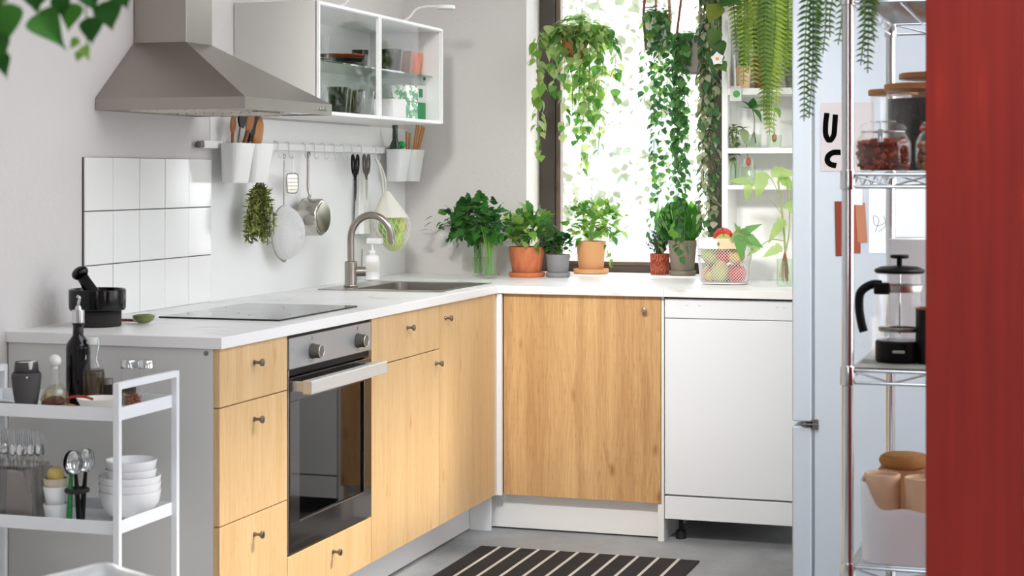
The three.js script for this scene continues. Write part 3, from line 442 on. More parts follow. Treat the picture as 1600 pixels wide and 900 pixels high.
  const lab = ['first wooden chopstick from the left in the right rail bucket', 'second wooden chopstick from the left in the right rail bucket', 'third wooden chopstick from the left in the right rail bucket', 'fourth wooden chopstick from the left in the right rail bucket', 'fifth wooden chopstick from the left in the right rail bucket', 'rightmost wooden chopstick in the right rail bucket'];
  cs.forEach(([z, rx, rz, h], i) => { const c = solo('chopstick', lab[i], 'chopstick', bar([0, 0, 0], [0, h, 0], 0.0036, 8, 0.0052), M.woodPale, [0, 0, 0], 'wooden chopsticks in the rail bucket'); c.position.set(0.068, 1.306, z + 0.02); c.rotation.set(0.12 * (i - 2) * 0, 0, -rz * 1.5); });
}
{ // sieve
  const s = thing('sieve', 'round fine-mesh sieve hanging from the rail beside the herb bunch', 'sieve', [0.05, 1.12, -1.585]);
  const x = 0.05, y = 1.122, z = -1.585, R = 0.094;
  part(s, 'rim', torus(R, 0.0032, x, y, z, 'x', 40), M.steel);
  const dome = new THREE.SphereGeometry(R, 36, 12, 0, 2 * PI, 0, PI / 2).rotateZ(-PI / 2).scale(0.72, 1, 1).translate(x, y, z);
  part(s, 'mesh_bowl', dome, phys(0xf2f2f0, 0.85, { transmission: 0.42, thickness: 0, side: THREE.DoubleSide }));
  const wires = []; for (let k = 1; k < 6; k++) { const a = k / 6 * PI / 2; wires.push(torus(R * Math.cos(a) * 1.002, 0.0007, x + 0.72 * R * Math.sin(a), y, z, 'x', 36, 4)); }
  for (let k = 0; k < 16; k++) { const b = k / 16 * PI; wires.push(tube(Array.from({ length: 9 }, (_, i) => { const a = -PI / 2 + i / 8 * PI; return [x + 0.724 * R * Math.cos(a), y + R * 1.004 * Math.sin(a) * Math.sin(b), z + R * 1.004 * Math.sin(a) * Math.cos(b)]; }), 0.0006, 12, 3)); }
  part(s, 'mesh_wires', wires, M.whiteMatt);
  part(s, 'handle', [bar([x, y + R, z], [0.052, 1.375, z], 0.003, 8), torus(0.008, 0.002, 0.052, 1.388, z, 'x', 18)], M.steel);
  part(s, 'rest_hook', tube([[x, y - R + 0.004, z + 0.03], [x + 0.006, y - R - 0.006, z + 0.008], [x, y - R + 0.002, z - 0.02]], 0.0018, 10), M.steelDark);
}
{
  const g = thing('grater', 'small rectangular steel grater hanging from the rail between sieve and saucepan', 'grater', [0.05, 1.26, -1.655]);
  part(g, 'frame', tube([[0.05, 1.265, -1.613], [0.05, 1.32, -1.61], [0.05, 1.326, -1.616], [0.05, 1.326, -1.694], [0.05, 1.318, -1.70], [0.05, 1.27, -1.698], [0.05, 1.262, -1.69], [0.05, 1.262, -1.62], [0.05, 1.265, -1.613]], 0.0022, 48), M.steelDark);
  part(g, 'plate', [B(0.0485, 0.0505, 1.264, 1.325, -1.698, -1.612), ...Array.from({ length: 24 }, (_, i) => ball(0.0024, 0.0508, 1.272 + Math.floor(i / 6) * 0.013, -1.622 - (i % 6) * 0.013, 0.6, 1, 1, 6))], M.steel);
  part(g, 'handle', [bar([0.05, 1.326, -1.655], [0.052, 1.378, -1.655], 0.002, 6), torus(0.006, 0.0016, 0.052, 1.386, -1.655, 'x', 14)], M.chrome);
}
{
  const p = thing('saucepan', 'small polished steel saucepan hanging from the rail with its base turned outwards', 'pan', [0.06, 1.177, -1.79]);
  const y = 1.172, z = -1.79;
  part(p, 'body', lathe([[0, 0], [0.058, 0], [0.066, 0.008], [0.067, 0.07], [0.0695, 0.072], [0.066, 0.073], [0.064, 0.01], [0, 0.003]], 0, 0, 0, 40).rotateZ(PI / 2).translate(0.108, y, z), mat(0xc6c2ba, 0.16, 1));
  part(p, 'base_disc', lathe([[0, 0], [0.054, 0], [0.056, 0.002], [0.056, 0.005], [0, 0.005]], 0, 0, 0, 40).rotateZ(PI / 2).translate(0.1125, y, z), mat(0xaaa59b, 0.25, 1, {}));
  part(p, 'handle', tube([[0.045, y + 0.062, z], [0.056, y + 0.076, z], [0.05, y + 0.10, z], [0.05, 1.36, z], [0.05, 1.388, z]], 0.0062, 24, 8), M.steel);
  part(p, 'hanging_eye', torus(0.009, 0.0028, 0.051, 1.397, z, 'x', 18), M.steelDark);
  part(p, 'rivet', [ball(0.004, 0.052, y + 0.069, z, 1, 1, 1, 8)], M.steelDark);
}
function scissors(name, label, z, yTop, hm, bm, s, open) {
  const g = thing(name, label, 'scissors'); const H = 0.075, Bl = 0.085;
  const loop = (sg) => tube(Array.from({ length: 15 }, (_, i) => { const t = i / 14 * 2 * PI; return [0, -0.037 + 0.036 * Math.cos(t), sg * (0.017 + open) + 0.0125 * Math.sin(t) + sg * 0.004 * Math.cos(t)]; }), 0.0045, 32, 8);
  for (const sg of [-1, 1]) { part(g, 'handle', [loop(sg), bar([0.001 * sg, -H + 0.003, sg * (0.012 + open)], [0.001 * sg, -H - 0.022, -sg * 0.002], 0.0045, 8)], hm);
    const sh = new THREE.Shape([[0, 0], [0.008 * sg, 0], [0.0095 * sg, -0.03], [0.001 * sg, -Bl]].map(([a, b]) => new THREE.Vector2(a, b))); part(g, 'blade', new THREE.ExtrudeGeometry(sh, { depth: 0.0016, bevelEnabled: false }).rotateY(PI / 2).translate(sg * 0.001, -H - 0.018, 0), bm); }
  part(g, 'screw', new THREE.CylinderGeometry(0.0045, 0.0045, 0.006, 12).rotateZ(PI / 2).translate(0, -H - 0.02, 0), M.steelDark);
  g.position.set(0.056, yTop, z); g.scale.setScalar(s); return g;
}
scissors('kitchen_scissors', 'black kitchen scissors hanging from the rail, left of the pale tea towel', -2.205, 1.40, M.black, mat(0x2a2724, 0.35, 0.6), 0.98, 0.003);
scissors('kitchen_shears', 'grey-handled shears hanging from the rail between the black scissors and the string bag', -2.315, 1.402, mat(0x5c554c, 0.5), mat(0xb9c0a8, 0.3, 0.6), 0.98, 0.002);
{ // tea towel
  const g = new THREE.PlaneGeometry(0.13, 0.30, 26, 12).rotateY(PI / 2), p = g.attributes.position;
  for (let i = 0; i < p.count; i++) { const z = p.getZ(i), y = p.getY(i), k = cl((0.15 - y) / 0.3); p.setX(i, 0.010 * Math.sin(z * 92 + 0.7) * (0.35 + 0.65 * k) + 0.004 * Math.sin(z * 210)); p.setZ(i, z * (0.55 + 0.45 * k)); }
  g.translate(0.026, 1.245, -2.345); const back = g.clone(); const q = back.attributes.position; for (let i = 0; i < q.count; i++) q.setX(i, q.getX(i) - 0.002); g.computeVertexNormals(); back.computeVertexNormals();
  solo('tea_towel', 'thin pale tea towel hanging in folds from the rail behind the shears', 'towel', [g, back], new THREE.MeshStandardMaterial({ color: 0xf1f0ec, roughness: 0.95, side: THREE.DoubleSide }), [0.026, 1.10, -2.345]);
}
{ // string bag with green vegetables
  const cx = 0.112, cy = 1.105, cz = -2.415;
  const b = thing('string_bag', 'white cotton string bag of green vegetables hanging from the rail behind the tap', 'bag', [cx, 1.02, cz]);
  const prof = (t) => { const y = 1.028 + t * 0.232; const r = t < 0.5 ? 0.086 * Math.pow(Math.sin((t / 0.5 * 0.88 + 0.12) * PI / 2), 0.7) : 0.086 - 0.074 * Math.pow((t - 0.5) / 0.5, 1.15); return [y, r]; };
  const P = (t, a) => { const [y, r] = prof(t); return V(cx + (0.04 - 0.06 * t) * 0.6 + r * 0.85 * Math.cos(a), y, cz + r * Math.sin(a)); };
  const net = []; for (let k = 0; k < 22; k++) for (const d of [1, -1]) net.push(tube(Array.from({ length: 10 }, (_, i) => P(i / 9 * 0.58, k / 22 * 2 * PI + d * i / 9 * 1.0)), 0.0009, 14, 4));
  part(b, 'net', net, M.string).userData.kind = 'stuff';
  const up = new THREE.BufferGeometry(), vp = [], ix = []; for (let i = 0; i <= 10; i++) for (let j = 0; j <= 28; j++) { const q = P(0.56 + 0.44 * i / 10, j / 28 * 2 * PI); const f = 1 + 0.05 * Math.sin(j / 28 * 2 * PI * 7); vp.push(cx + (q.x - cx) * f, q.y, cz + (q.z - cz) * f); }
  for (let i = 0; i < 10; i++) for (let j = 0; j < 28; j++) { const a = i * 29 + j; ix.push(a, a + 1, a + 29, a + 1, a + 30, a + 29); } up.setAttribute('position', new THREE.Float32BufferAttribute(vp, 3)); up.setIndex(ix); up.computeVertexNormals();
  part(b, 'cloth_top', up, phys(0xf0ece2, 0.95, { transmission: 0.25, thickness: 0, side: THREE.DoubleSide }));
  for (const s of [-1, 1]) part(b, 'strap', tube([[cx - 0.02, 1.25, cz + s * 0.014], [0.085, 1.32, cz + s * 0.014], [0.062, 1.375, cz + s * 0.006], [0.052, 1.388, cz]], 0.0042, 18, 6), M.linen);
  const veg = (name, label, x, y, z, r, m, sy, tilt) => { const g = ball(r, 0, 0, 0, 1, sy, 1, 18), p = g.attributes.position; for (let i = 0; i < p.count; i++) { const a = Math.atan2(p.getZ(i), p.getX(i)), f = 1 + 0.06 * Math.sin(a * 7); p.setX(i, p.getX(i) * f); p.setZ(i, p.getZ(i) * f); } g.computeVertexNormals(); const o = solo(name, label, 'vegetable', g, m, [0, 0, 0], 'green vegetables in the string bag'); o.position.set(x, y, z); o.rotation.set(tilt, 0, 0.3); return o; };
  veg('green_pepper', 'pale green vegetable at the bottom of the string bag, behind the tap spout', 0.130, 1.072, -2.41, 0.043, mat(0xb4cc52, 0.5), 1.1, 0.3); veg('green_pepper', 'darker green vegetable on the left in the string bag', 0.125, 1.122, -2.375, 0.040, mat(0x86ad3e, 0.5), 1.15, -0.4); veg('green_pepper', 'yellow-green vegetable on the right in the string bag', 0.122, 1.13, -2.455, 0.040, mat(0xc9d468, 0.5), 1.2, 0.2);
}
// ---------------------------------------------------------------- small things on the left worktop
{
  const m = thing('mortar', 'black glazed mortar with a rough grey foot at the left end of the worktop', 'mortar', [0.147, WT, -0.205]);
  part(m, 'foot', lathe([[0, 0], [0.062, 0], [0.064, 0.004], [0.064, 0.043], [0, 0.043]], 0.147, WT, -0.205, 40), M.granite);
  part(m, 'bowl', lathe([[0.06, 0.042], [0.073, 0.044], [0.076, 0.05], [0.0765, 0.098], [0.074, 0.101], [0.068, 0.099], [0.062, 0.06], [0, 0.052]], 0.147, WT, -0.205, 48), M.blackStone);
  const p = thing('pestle', 'black stone pestle leaning in the mortar', 'pestle', [0, 0, 0]);
  part(p, 'shaft', lathe([[0, 0], [0.02, 0.004], [0.023, 0.015], [0.019, 0.04], [0.0155, 0.085], [0.016, 0.10], [0, 0.10]], 0, 0, 0, 24), M.blackStone);
  part(p, 'knob', ball(0.024, 0, 0.108, 0, 1, 0.72, 1), M.blackStone);
  p.position.set(0.155, WT + 0.053, -0.21); p.rotation.set(0.10, 0, 0.58);
  const h = thing('herb_bowl', 'tiny clear glass bowl of chopped green herbs between the mortar and the hob', 'bowl', [0.24, WT, -0.29]);
  part(h, 'bowl', lathe([[0, 0], [0.016, 0], [0.03, 0.012], [0.0345, 0.030], [0.033, 0.030], [0.0285, 0.013], [0.014, 0.003], [0, 0.003]], 0.24, WT, -0.29), M.glass);
  const hb = lathe([[0, 0.0035], [0.014, 0.0035], [0.027, 0.013], [0.0305, 0.023], [0.02, 0.026], [0, 0.027]], 0.24, WT, -0.29, 30), q = hb.attributes.position; for (let i = 0; i < q.count; i++) if (q.getY(i) > WT + 0.02) q.setY(i, q.getY(i) + rr(-0.0015, 0.0015)); hb.computeVertexNormals();
  part(h, 'chopped_herbs', hb, mat(0x6d7538, 0.9)).userData.kind = 'stuff';
  const sp = thing('small_spoon', 'small reddish wooden spoon lying behind the mortar', 'spoon', [0.17, WT, -0.33]); part(sp, 'handle', bar([0.12, WT + 0.006, -0.335], [0.205, WT + 0.007, -0.325], 0.0042, 8), mat(0x7a3420, 0.5)); part(sp, 'bowl', ball(0.014, 0.11, WT + 0.007, -0.337, 1.3, 0.45, 1, 12), mat(0x7a3420, 0.5));
  const s = thing('soap_dispenser', 'white pump soap dispenser standing behind the tap', 'dispenser', [0.075, WT + 0.004, -2.33]);
  part(s, 'bottle', lathe([[0, 0], [0.028, 0], [0.03, 0.003], [0.03, 0.085], [0.026, 0.093], [0.013, 0.097], [0.013, 0.103], [0, 0.103]], 0.075, WT + 0.004, -2.33), M.porcelain);
  part(s, 'label_band', lathe([[0.0302, 0.03], [0.0306, 0.03], [0.0306, 0.07], [0.0302, 0.07]], 0.075, WT + 0.004, -2.33), mat(0xe4e2d8, 0.7));
  const pm = part(s, 'pump', [cyl(0.015, 0.015, 0.012, 0.075, WT + 0.106, -2.33, 18), cyl(0.005, 0.005, 0.03, 0.075, WT + 0.116, -2.33, 12)], M.white); part(pm, 'pump_head', B(0.055, 0.115, WT + 0.143, WT + 0.165, -2.345, -2.315, 0.004), M.white);
}
// ---------------------------------------------------------------- trolley
{
  const t = thing('trolley', 'white three-tier steel trolley beside the grey end panel', 'trolley', [0.31, 0, 0.24]);
  const x0 = 0.052, x1 = 0.56, za = 0.098, zb = 0.384, W = mat(0xeef0f2, 0.42);
  for (const [x, z] of [[x1 - 0.008, zb - 0.006], [x1 - 0.008, za + 0.005], [x0 + 0.008, zb - 0.006], [x0 + 0.008, za + 0.005]]) { const p = part(t, 'post', B(x - 0.008, x + 0.008, 0.05, 0.84, z - 0.007, z + 0.007, 0.0015), W); part(p, 'castor', [cyl(0.007, 0.007, 0.02, x, 0.035, z, 10), new THREE.CylinderGeometry(0.02, 0.02, 0.014, 18).rotateZ(PI / 2).translate(x, 0.0205, z)], M.rubber); }
  for (const x of [x0 + 0.008, x1 - 0.008]) part(t, 'handle_bar', B(x - 0.008, x + 0.008, 0.824, 0.84, za + 0.012, zb - 0.013, 0.0015), W);
  for (const y of [0.749, 0.484, 0.20]) part(t, 'tray', [B(x0 + 0.01, x1 - 0.014, y, y + 0.003, za + 0.014, zb - 0.012), B(x0 + 0.01, x1 - 0.012, y, y + 0.031, zb - 0.014, zb - 0.011, 0.001), B(x0 + 0.01, x1 - 0.012, y, y + 0.031, za + 0.011, za + 0.014, 0.001), B(x1 - 0.015, x1 - 0.012, y, y + 0.031, za + 0.014, zb - 0.014, 0.001), B(x0 + 0.01, x0 + 0.013, y, y + 0.031, za + 0.014, zb - 0.014, 0.001)], W);
}
{ // top tier
  const y = 0.7525;
  const v = thing('pitcher', 'dark grey stone-like pitcher with a notched rim on the trolley top', 'pitcher', [0.237, y, 0.27]);
  part(v, 'body', lathe([[0, 0], [0.022, 0], [0.026, 0.006], [0.033, 0.05], [0.036, 0.083], [0.033, 0.09], [0.030, 0.086], [0.022, 0.02], [0, 0.008]], 0.237, y, 0.27), M.stoneGrey);
  part(v, 'collar', cup(0.03, 0.027, 0.03, 0.003, 0.237, y + 0.086, 0.27, 24), M.stoneGrey); part(v, 'spout_lip', [B(0.248, 0.262, y + 0.098, y + 0.118, 0.262, 0.29, 0.003)], mat(0xd9d6d0, 0.7)); part(v, 'salt_fill', lathe([[0, 0.016], [0.02, 0.014], [0.025, 0.002], [0, 0.002]], 0.234, y + 0.10, 0.27, 18), mat(0xe6e2dc, 0.9)); for (const [sx, sz] of [[0.212, 0.298], [0.258, 0.30]]) part(v, 'stud', ball(0.003, sx, y + 0.081, sz, 1, 1, 1, 8), M.chrome);
  const c = thing('decanter', 'small clear glass decanter with a white ball stopper holding red flakes', 'decanter', [0.301, y + 0.008, 0.245]);
  part(c, 'flask', lathe([[0, 0], [0.036, 0], [0.037, 0.004], [0.030, 0.035], [0.012, 0.06], [0.0105, 0.1], [0.013, 0.103], [0.011, 0.103], [0.009, 0.06], [0.027, 0.034], [0.034, 0.006], [0, 0.004]], 0.301, y + 0.008, 0.245), M.glass);
  part(c, 'red_flakes', lathe([[0, 0.0045], [0.033, 0.0045], [0.031, 0.012], [0.012, 0.023], [0, 0.024]], 0.301, y + 0.008, 0.245, 20), mat(0x5e2a18, 0.8)); part(c, 'oil', lathe([[0, 0.013], [0.0285, 0.013], [0.0255, 0.036], [0.012, 0.052], [0, 0.052]], 0.301, y + 0.008, 0.245), phys(0xf3f1e2, 0.03, { transmission: 1, thickness: 0 }));
  part(c, 'stopper', [ball(0.0155, 0.301, y + 0.118, 0.245, 1, 0.95, 1), cyl(0.006, 0.007, 0.012, 0.301, y + 0.098, 0.245, 12)], mat(0xe9e8df, 0.5));
  solo('coaster', 'small round wooden board under the decanter on the trolley top', 'board', lathe([[0, 0], [0.047, 0], [0.05, 0.003], [0.047, 0.0075], [0, 0.0075]], 0.304, y, 0.245, 32), M.woodPale, [0.304, y, 0.245]);
  solo('lemon', 'small yellow lemon half hidden behind the decanter on the trolley top', 'lemon', ball(0.016, 0.256, y + 0.016, 0.205, 1.2, 1, 1), mat(0xc9b25a, 0.6), [0.256, y, 0.205]);
  const d = thing('oil_bottle', 'tall dark glass bottle with a steel pourer on the trolley top', 'bottle', [0.307, y, 0.15]);
  part(d, 'body', lathe([[0, 0], [0.028, 0], [0.03, 0.003], [0.03, 0.140], [0.028, 0.152], [0.0135, 0.172], [0.0125, 0.196], [0.0145, 0.198], [0.0145, 0.203], [0, 0.203]], 0.307, y, 0.15), phys(0x060505, 0.07, { specularIntensity: 0.8 }));
  const pr = part(d, 'pourer', [cyl(0.0155, 0.0155, 0.032, 0.307, y + 0.203, 0.15, 18), cyl(0.008, 0.006, 0.01, 0.307, y + 0.235, 0.15, 14)], M.chrome); part(pr, 'spout', tube([[0.307, y + 0.24, 0.15], [0.309, y + 0.252, 0.152], [0.314, y + 0.266, 0.156], [0.308, y + 0.270, 0.158]], 0.0036, 16, 8), M.chrome);
  const w = thing('swing_top_bottle', 'clear swing-top bottle of olive-brown oil beside the tall dark bottle', 'bottle', [0.350, y, 0.15]); w.scale.set(1.08, 1.2, 1.08);
  part(w, 'body', lathe([[0, 0], [0.026, 0], [0.028, 0.003], [0.028, 0.065], [0.024, 0.082], [0.0125, 0.10], [0.0115, 0.122], [0.013, 0.124], [0.0115, 0.125], [0.009, 0.10], [0.022, 0.08], [0.026, 0.06], [0.026, 0.004], [0, 0.004]], 0.350, y, 0.15), M.glass);
  part(w, 'oil', lathe([[0, 0.004], [0.0255, 0.005], [0.0255, 0.064], [0.0235, 0.073], [0, 0.073]], 0.350, y, 0.15), phys(0x54421f, 0.06, { transmission: 0.55, thickness: 0 }));
  part(w, 'stopper', [cyl(0.0125, 0.0135, 0.014, 0.350, y + 0.126, 0.15, 16)], M.white); part(w, 'wire_clasp', [tube([[0.337, y + 0.138, 0.15], [0.334, y + 0.12, 0.155], [0.336, y + 0.094, 0.16]], 0.0016, 12), tube([[0.363, y + 0.138, 0.15], [0.366, y + 0.12, 0.155], [0.364, y + 0.094, 0.16], [0.372, y + 0.08, 0.165]], 0.002, 12), bar([0.335, y + 0.139, 0.15], [0.365, y + 0.139, 0.15], 0.002)], M.chrome);
  const b0 = thing('spice_bottle', 'very small dark spice bottle with a glass lid right of the swing-top bottle', 'bottle', [0.378, y, 0.13]); part(b0, 'body', cyl(0.0125, 0.0125, 0.05, 0.378, y, 0.13, 18), mat(0x2b1a1f, 0.3)); part(b0, 'lid', cyl(0.0145, 0.0135, 0.014, 0.378, y + 0.0505, 0.13, 18), M.steelDark);
  const bo = thing('shallow_bowl', 'shallow white bowl with a red chilli lying on its rim on the trolley top', 'bowl', [0.442, y, 0.275]); part(bo, 'bowl', lathe([[0, 0], [0.03, 0], [0.034, 0.003], [0.054, 0.036], [0.052, 0.0365], [0.031, 0.006], [0, 0.006]], 0.442, y, 0.275, 40), mat(0xefe9e2, 0.45));
  solo('chilli', 'thin red chilli lying across the rim of the shallow bowl', 'chilli', tube([[0.367, y + 0.0345, 0.30], [0.389, y + 0.040, 0.302], [0.417, y + 0.0405, 0.30], [0.437, y + 0.035, 0.295]], 0.0032, 16, 8), M.chili, [0.385, y + 0.035, 0.30]);
  const jar = (x, z, fill, m, label) => { const j = thing('spice_jar', label, 'jar', [x, y, z], 'glass spice jars on the trolley top'); j.scale.set(1.05, 1.16, 1.05); part(j, 'glass_body', lathe([[0, 0], [0.0185, 0], [0.0195, 0.002], [0.0195, 0.08], [0.018, 0.08], [0.018, 0.003], [0, 0.003]], x, y, z, 24), M.glass); if (fill) part(j, 'spice', cyl(0.0175, 0.0175, fill, x, y + 0.003, z, 20), m); part(j, 'lid', lathe([[0, 0], [0.019, 0], [0.0195, 0.002], [0.0185, 0.016], [0.012, 0.018], [0, 0.018]], x, y + 0.0805, z, 24), M.chrome); };
  jar(0.44, 0.135, 0.038, mat(0x4a2c1a, 0.9), 'chrome-lidded glass spice jar with brown spice, left of the pair on the trolley top'); jar(0.486, 0.13, 0, M.white, 'empty-looking glass spice jar with a chrome lid, right of the pair on the trolley top');
  const gr = thing('nut_jar', 'low glass jar of orange-brown crumbs behind the trolley rail', 'jar', [0.509, y, 0.235]); part(gr, 'glass_body', cup(0.023, 0.023, 0.046, 0.0015, 0.509, y, 0.235, 24), M.glass);
  const cg = []; for (let i = 0; i < 60; i++) { const a = rr(0, 2 * PI), r = 0.0185 * Math.sqrt(rnd()); cg.push(ball(0.0042, 0.509 + r * Math.cos(a), y + 0.007 + 0.034 * rnd(), 0.235 + r * Math.sin(a), 1, 0.8, 1, 6)); } part(gr, 'crumbs', cg, mat(0x9a4f22, 0.8)).userData.kind = 'stuff';
  solo('plate', 'edge of a dark brown plate at the far left of the trolley top', 'plate', lathe([[0, 0], [0.035, 0], [0.055, 0.012], [0.053, 0.0135], [0, 0.004]], 0.16, y, 0.30), mat(0x3c3434, 0.4), [0.16, y, 0.30]);
}
{ // middle tier
  const y = 0.4875;
  const h = thing('cutlery_holder', 'clear acrylic cutlery holder with linen napkins on the middle tier of the trolley', 'holder', [0.24, y, 0.30]);
  const box = (x0, x1, z0, z1, hh) => [B(x0, x1, y, y + 0.003, z0, z1), B(x0, x0 + 0.003, y, y + hh, z0, z1, 0.001), B(x1 - 0.003, x1, y, y + hh, z0, z1, 0.001), B(x0, x1, y, y + hh, z0, z0 + 0.003, 0.001), B(x0, x1, y, y + hh, z1 - 0.003, z1, 0.001)];
  part(h, 'compartment', box(0.212, 0.305, 0.26, 0.345, 0.13), M.acrylic); part(h, 'compartment', box(0.115, 0.208, 0.26, 0.345, 0.13), M.acrylic); part(h, 'upper_rack', [...box(0.14, 0.305, 0.275, 0.335, 0.008).map((g) => g.translate(0, 0.135, 0))], M.acrylic);
  const nap = new THREE.Shape([[0, 0], [0.07, 0], [0.066, 0.045], [0.035, 0.115], [0.005, 0.118]].map(([a, b]) => new THREE.Vector2(a, b)));
  const nl = ['folded linen napkin standing in the right compartment of the cutlery holder', 'folded linen napkin standing in the left compartment of the cutlery holder'];
  [0.224, 0.126].forEach((x, i) => solo('napkin', nl[i], 'napkin', new THREE.ExtrudeGeometry(nap, { depth: 0.012, bevelEnabled: true, bevelSize: 0.002, bevelThickness: 0.002, bevelSegments: 2 }).translate(x, y + 0.006, 0.322), mat(i ? 0xcfd0d0 : 0xb5aaa2, 0.95), [x + 0.03, y, 0.32]));
  const fork = (x, z, tilt) => { const f = thing('fork', 'steel fork standing tines up in the clear cutlery holder on the trolley', 'fork', [0, 0, 0], 'forks standing in the clear cutlery holder'); part(f, 'handle', [bar([0, 0, 0], [0, 0.15, 0], 0.0028, 6, 0.002), ball(0.011, 0, 0.165, 0, 0.9, 1.4, 0.2, 8)], M.chrome); for (const k of [-0.0085, -0.0028, 0.0028, 0.0085]) part(f, 'tine', bar([k, 0.172, 0], [k, 0.212, 0.003], 0.0013, 5, 0.0008), M.chrome); f.position.set(x, y + 0.006, z); f.rotation.set(rr(-0.05, 0.05), rr(-0.5, 0.5), tilt); };
  for (let i = 0; i < 12; i++) fork(0.224 + (i % 5) * 0.016, 0.278 + Math.floor(i / 5) * 0.016, rr(-0.05, 0.05)); for (let i = 0; i < 12; i++) fork(0.130 + (i % 5) * 0.015, 0.278 + Math.floor(i / 5) * 0.016, rr(-0.05, 0.05));
  // small cups, stacked
  const cw = ['lowest white cup of the short stack on the middle tier of the trolley', 'second white cup from the bottom of the short stack on the middle tier', 'cream cup at the top of the short stack on the middle tier'];
  [0, 0.052, 0.076].forEach((d, i) => solo('cup', cw[i], 'cup', cup(0.021, i === 2 ? 0.029 : 0.030, 0.05, 0.003, 0.347, y + d * 0.8, 0.315), i === 2 ? mat(0xcdbfa8, 0.6) : M.porcelain, [0.347, y + d * 0.8, 0.315], 'cups stacked beside the serving spoons'));
  solo('wax_candle', 'stubby yellowish wax piece standing in the top cup of the short stack', 'candle', lathe([[0, 0], [0.018, 0], [0.0195, 0.03], [0.012, 0.04], [0, 0.036]], 0.347, y + 0.096, 0.315, 14), mat(0xd0b56a, 0.7), [0.347, y + 0.096, 0.315]);
  const spoon = (x, z, rz, hm, label) => { const s = thing('serving_spoon', label, 'spoon', [0, 0, 0]); part(s, 'handle', [bar([0, 0, 0], [0, 0.125, 0], 0.008, 10, 0.0045)], hm); const g = new THREE.SphereGeometry(0.019, 20, 10, 0, 2 * PI, 0, PI / 2).rotateX(PI / 2).scale(1, 1.55, 0.5).translate(0, 0.152, -0.006); part(s, 'bowl', g, new THREE.MeshStandardMaterial({ color: 0xd8dadb, roughness: 0.1, metalness: 1, side: THREE.DoubleSide })); s.position.set(x, y + 0.001, z); s.rotation.set(-0.04, PI + 0.5, rz); };
  spoon(0.396, 0.335, 0.02, mat(0x0f7a35, 0.4), 'serving spoon with a green handle standing on the middle tier, left of the white bowls'); spoon(0.420, 0.325, -0.10, M.black, 'serving spoon with a black handle standing on the middle tier next to the green-handled one'); spoon(0.408, 0.30, 0.06, M.black, 'black-handled serving spoon at the back of the spoon group on the middle tier');
  solo('spoon_band', 'black band holding the serving spoons together on the middle tier', 'band', torus(0.024, 0.006, 0.408, y + 0.085, 0.318, 'y', 28, 8), M.rubber, [0.408, y + 0.085, 0.318]);
  const bl = ['lowest big white bowl of the stack on the middle tier of the trolley', 'second big white bowl from the bottom of the stack on the middle tier', 'topmost big white bowl of the stack, under the small bowls', 'lower small white bowl on the stack of big bowls', 'topmost small white bowl of the whole stack'];
  const big = (d, i) => solo('bowl', bl[i], 'bowl', lathe([[0, 0], [0.036, 0], [0.055, 0.014], [0.071, 0.04], [0.0755, 0.068], [0.073, 0.069], [0.066, 0.038], [0.048, 0.012], [0, 0.006]], 0.476, y + d, 0.19, 48), M.porcelain, [0.476, y + d, 0.19], 'white bowls stacked on the trolley');
  const sm = (d, i) => solo('bowl', bl[i], 'bowl', lathe([[0, 0], [0.032, 0], [0.048, 0.012], [0.0585, 0.032], [0.0625, 0.054], [0.06, 0.055], [0.054, 0.03], [0.04, 0.01], [0, 0.005]], 0.479, y + d, 0.19, 48), M.porcelain, [0.479, y + d, 0.19], 'white bowls stacked on the trolley');
  big(0, 0); big(0.019, 1); big(0.036, 2); sm(0.066, 3); sm(0.088, 4);
}
// ---------------------------------------------------------------- plants
function leafGeo(w, droop = 0.25, fold = 0.18, n = 7, curl = 0) {
  const pos = [], ix = [], uv = [];
  for (let i = 0; i <= n; i++) { const t = i / n, h = Math.max(w(t), 0.004), y = -droop * t * t + curl * Math.sin(t * PI); for (const s of [-1, -0.5, 0, 0.5, 1]) { pos.push(s * h, y + fold * h * Math.abs(s) - (Math.abs(s) === 1 ? 0.04 * h : 0), t); uv.push(0.5 + s * 0.5, t); } }
  for (let i = 0; i < n; i++) for (let k = 0; k < 4; k++) { const a = i * 5 + k; ix.push(a, a + 5, a + 1, a + 1, a + 5, a + 6); }
  const g = new THREE.BufferGeometry(); g.setAttribute('position', new THREE.Float32BufferAttribute(pos, 3)); g.setAttribute('uv', new THREE.Float32BufferAttribute(uv, 2)); g.setIndex(ix); g.computeVertexNormals(); return g;
}
const tbl = (a) => (t) => { const x = t * (a.length - 1), i = Math.min(a.length - 2, Math.floor(x)); return a[i] + (a[i + 1] - a[i]) * (x - i); };
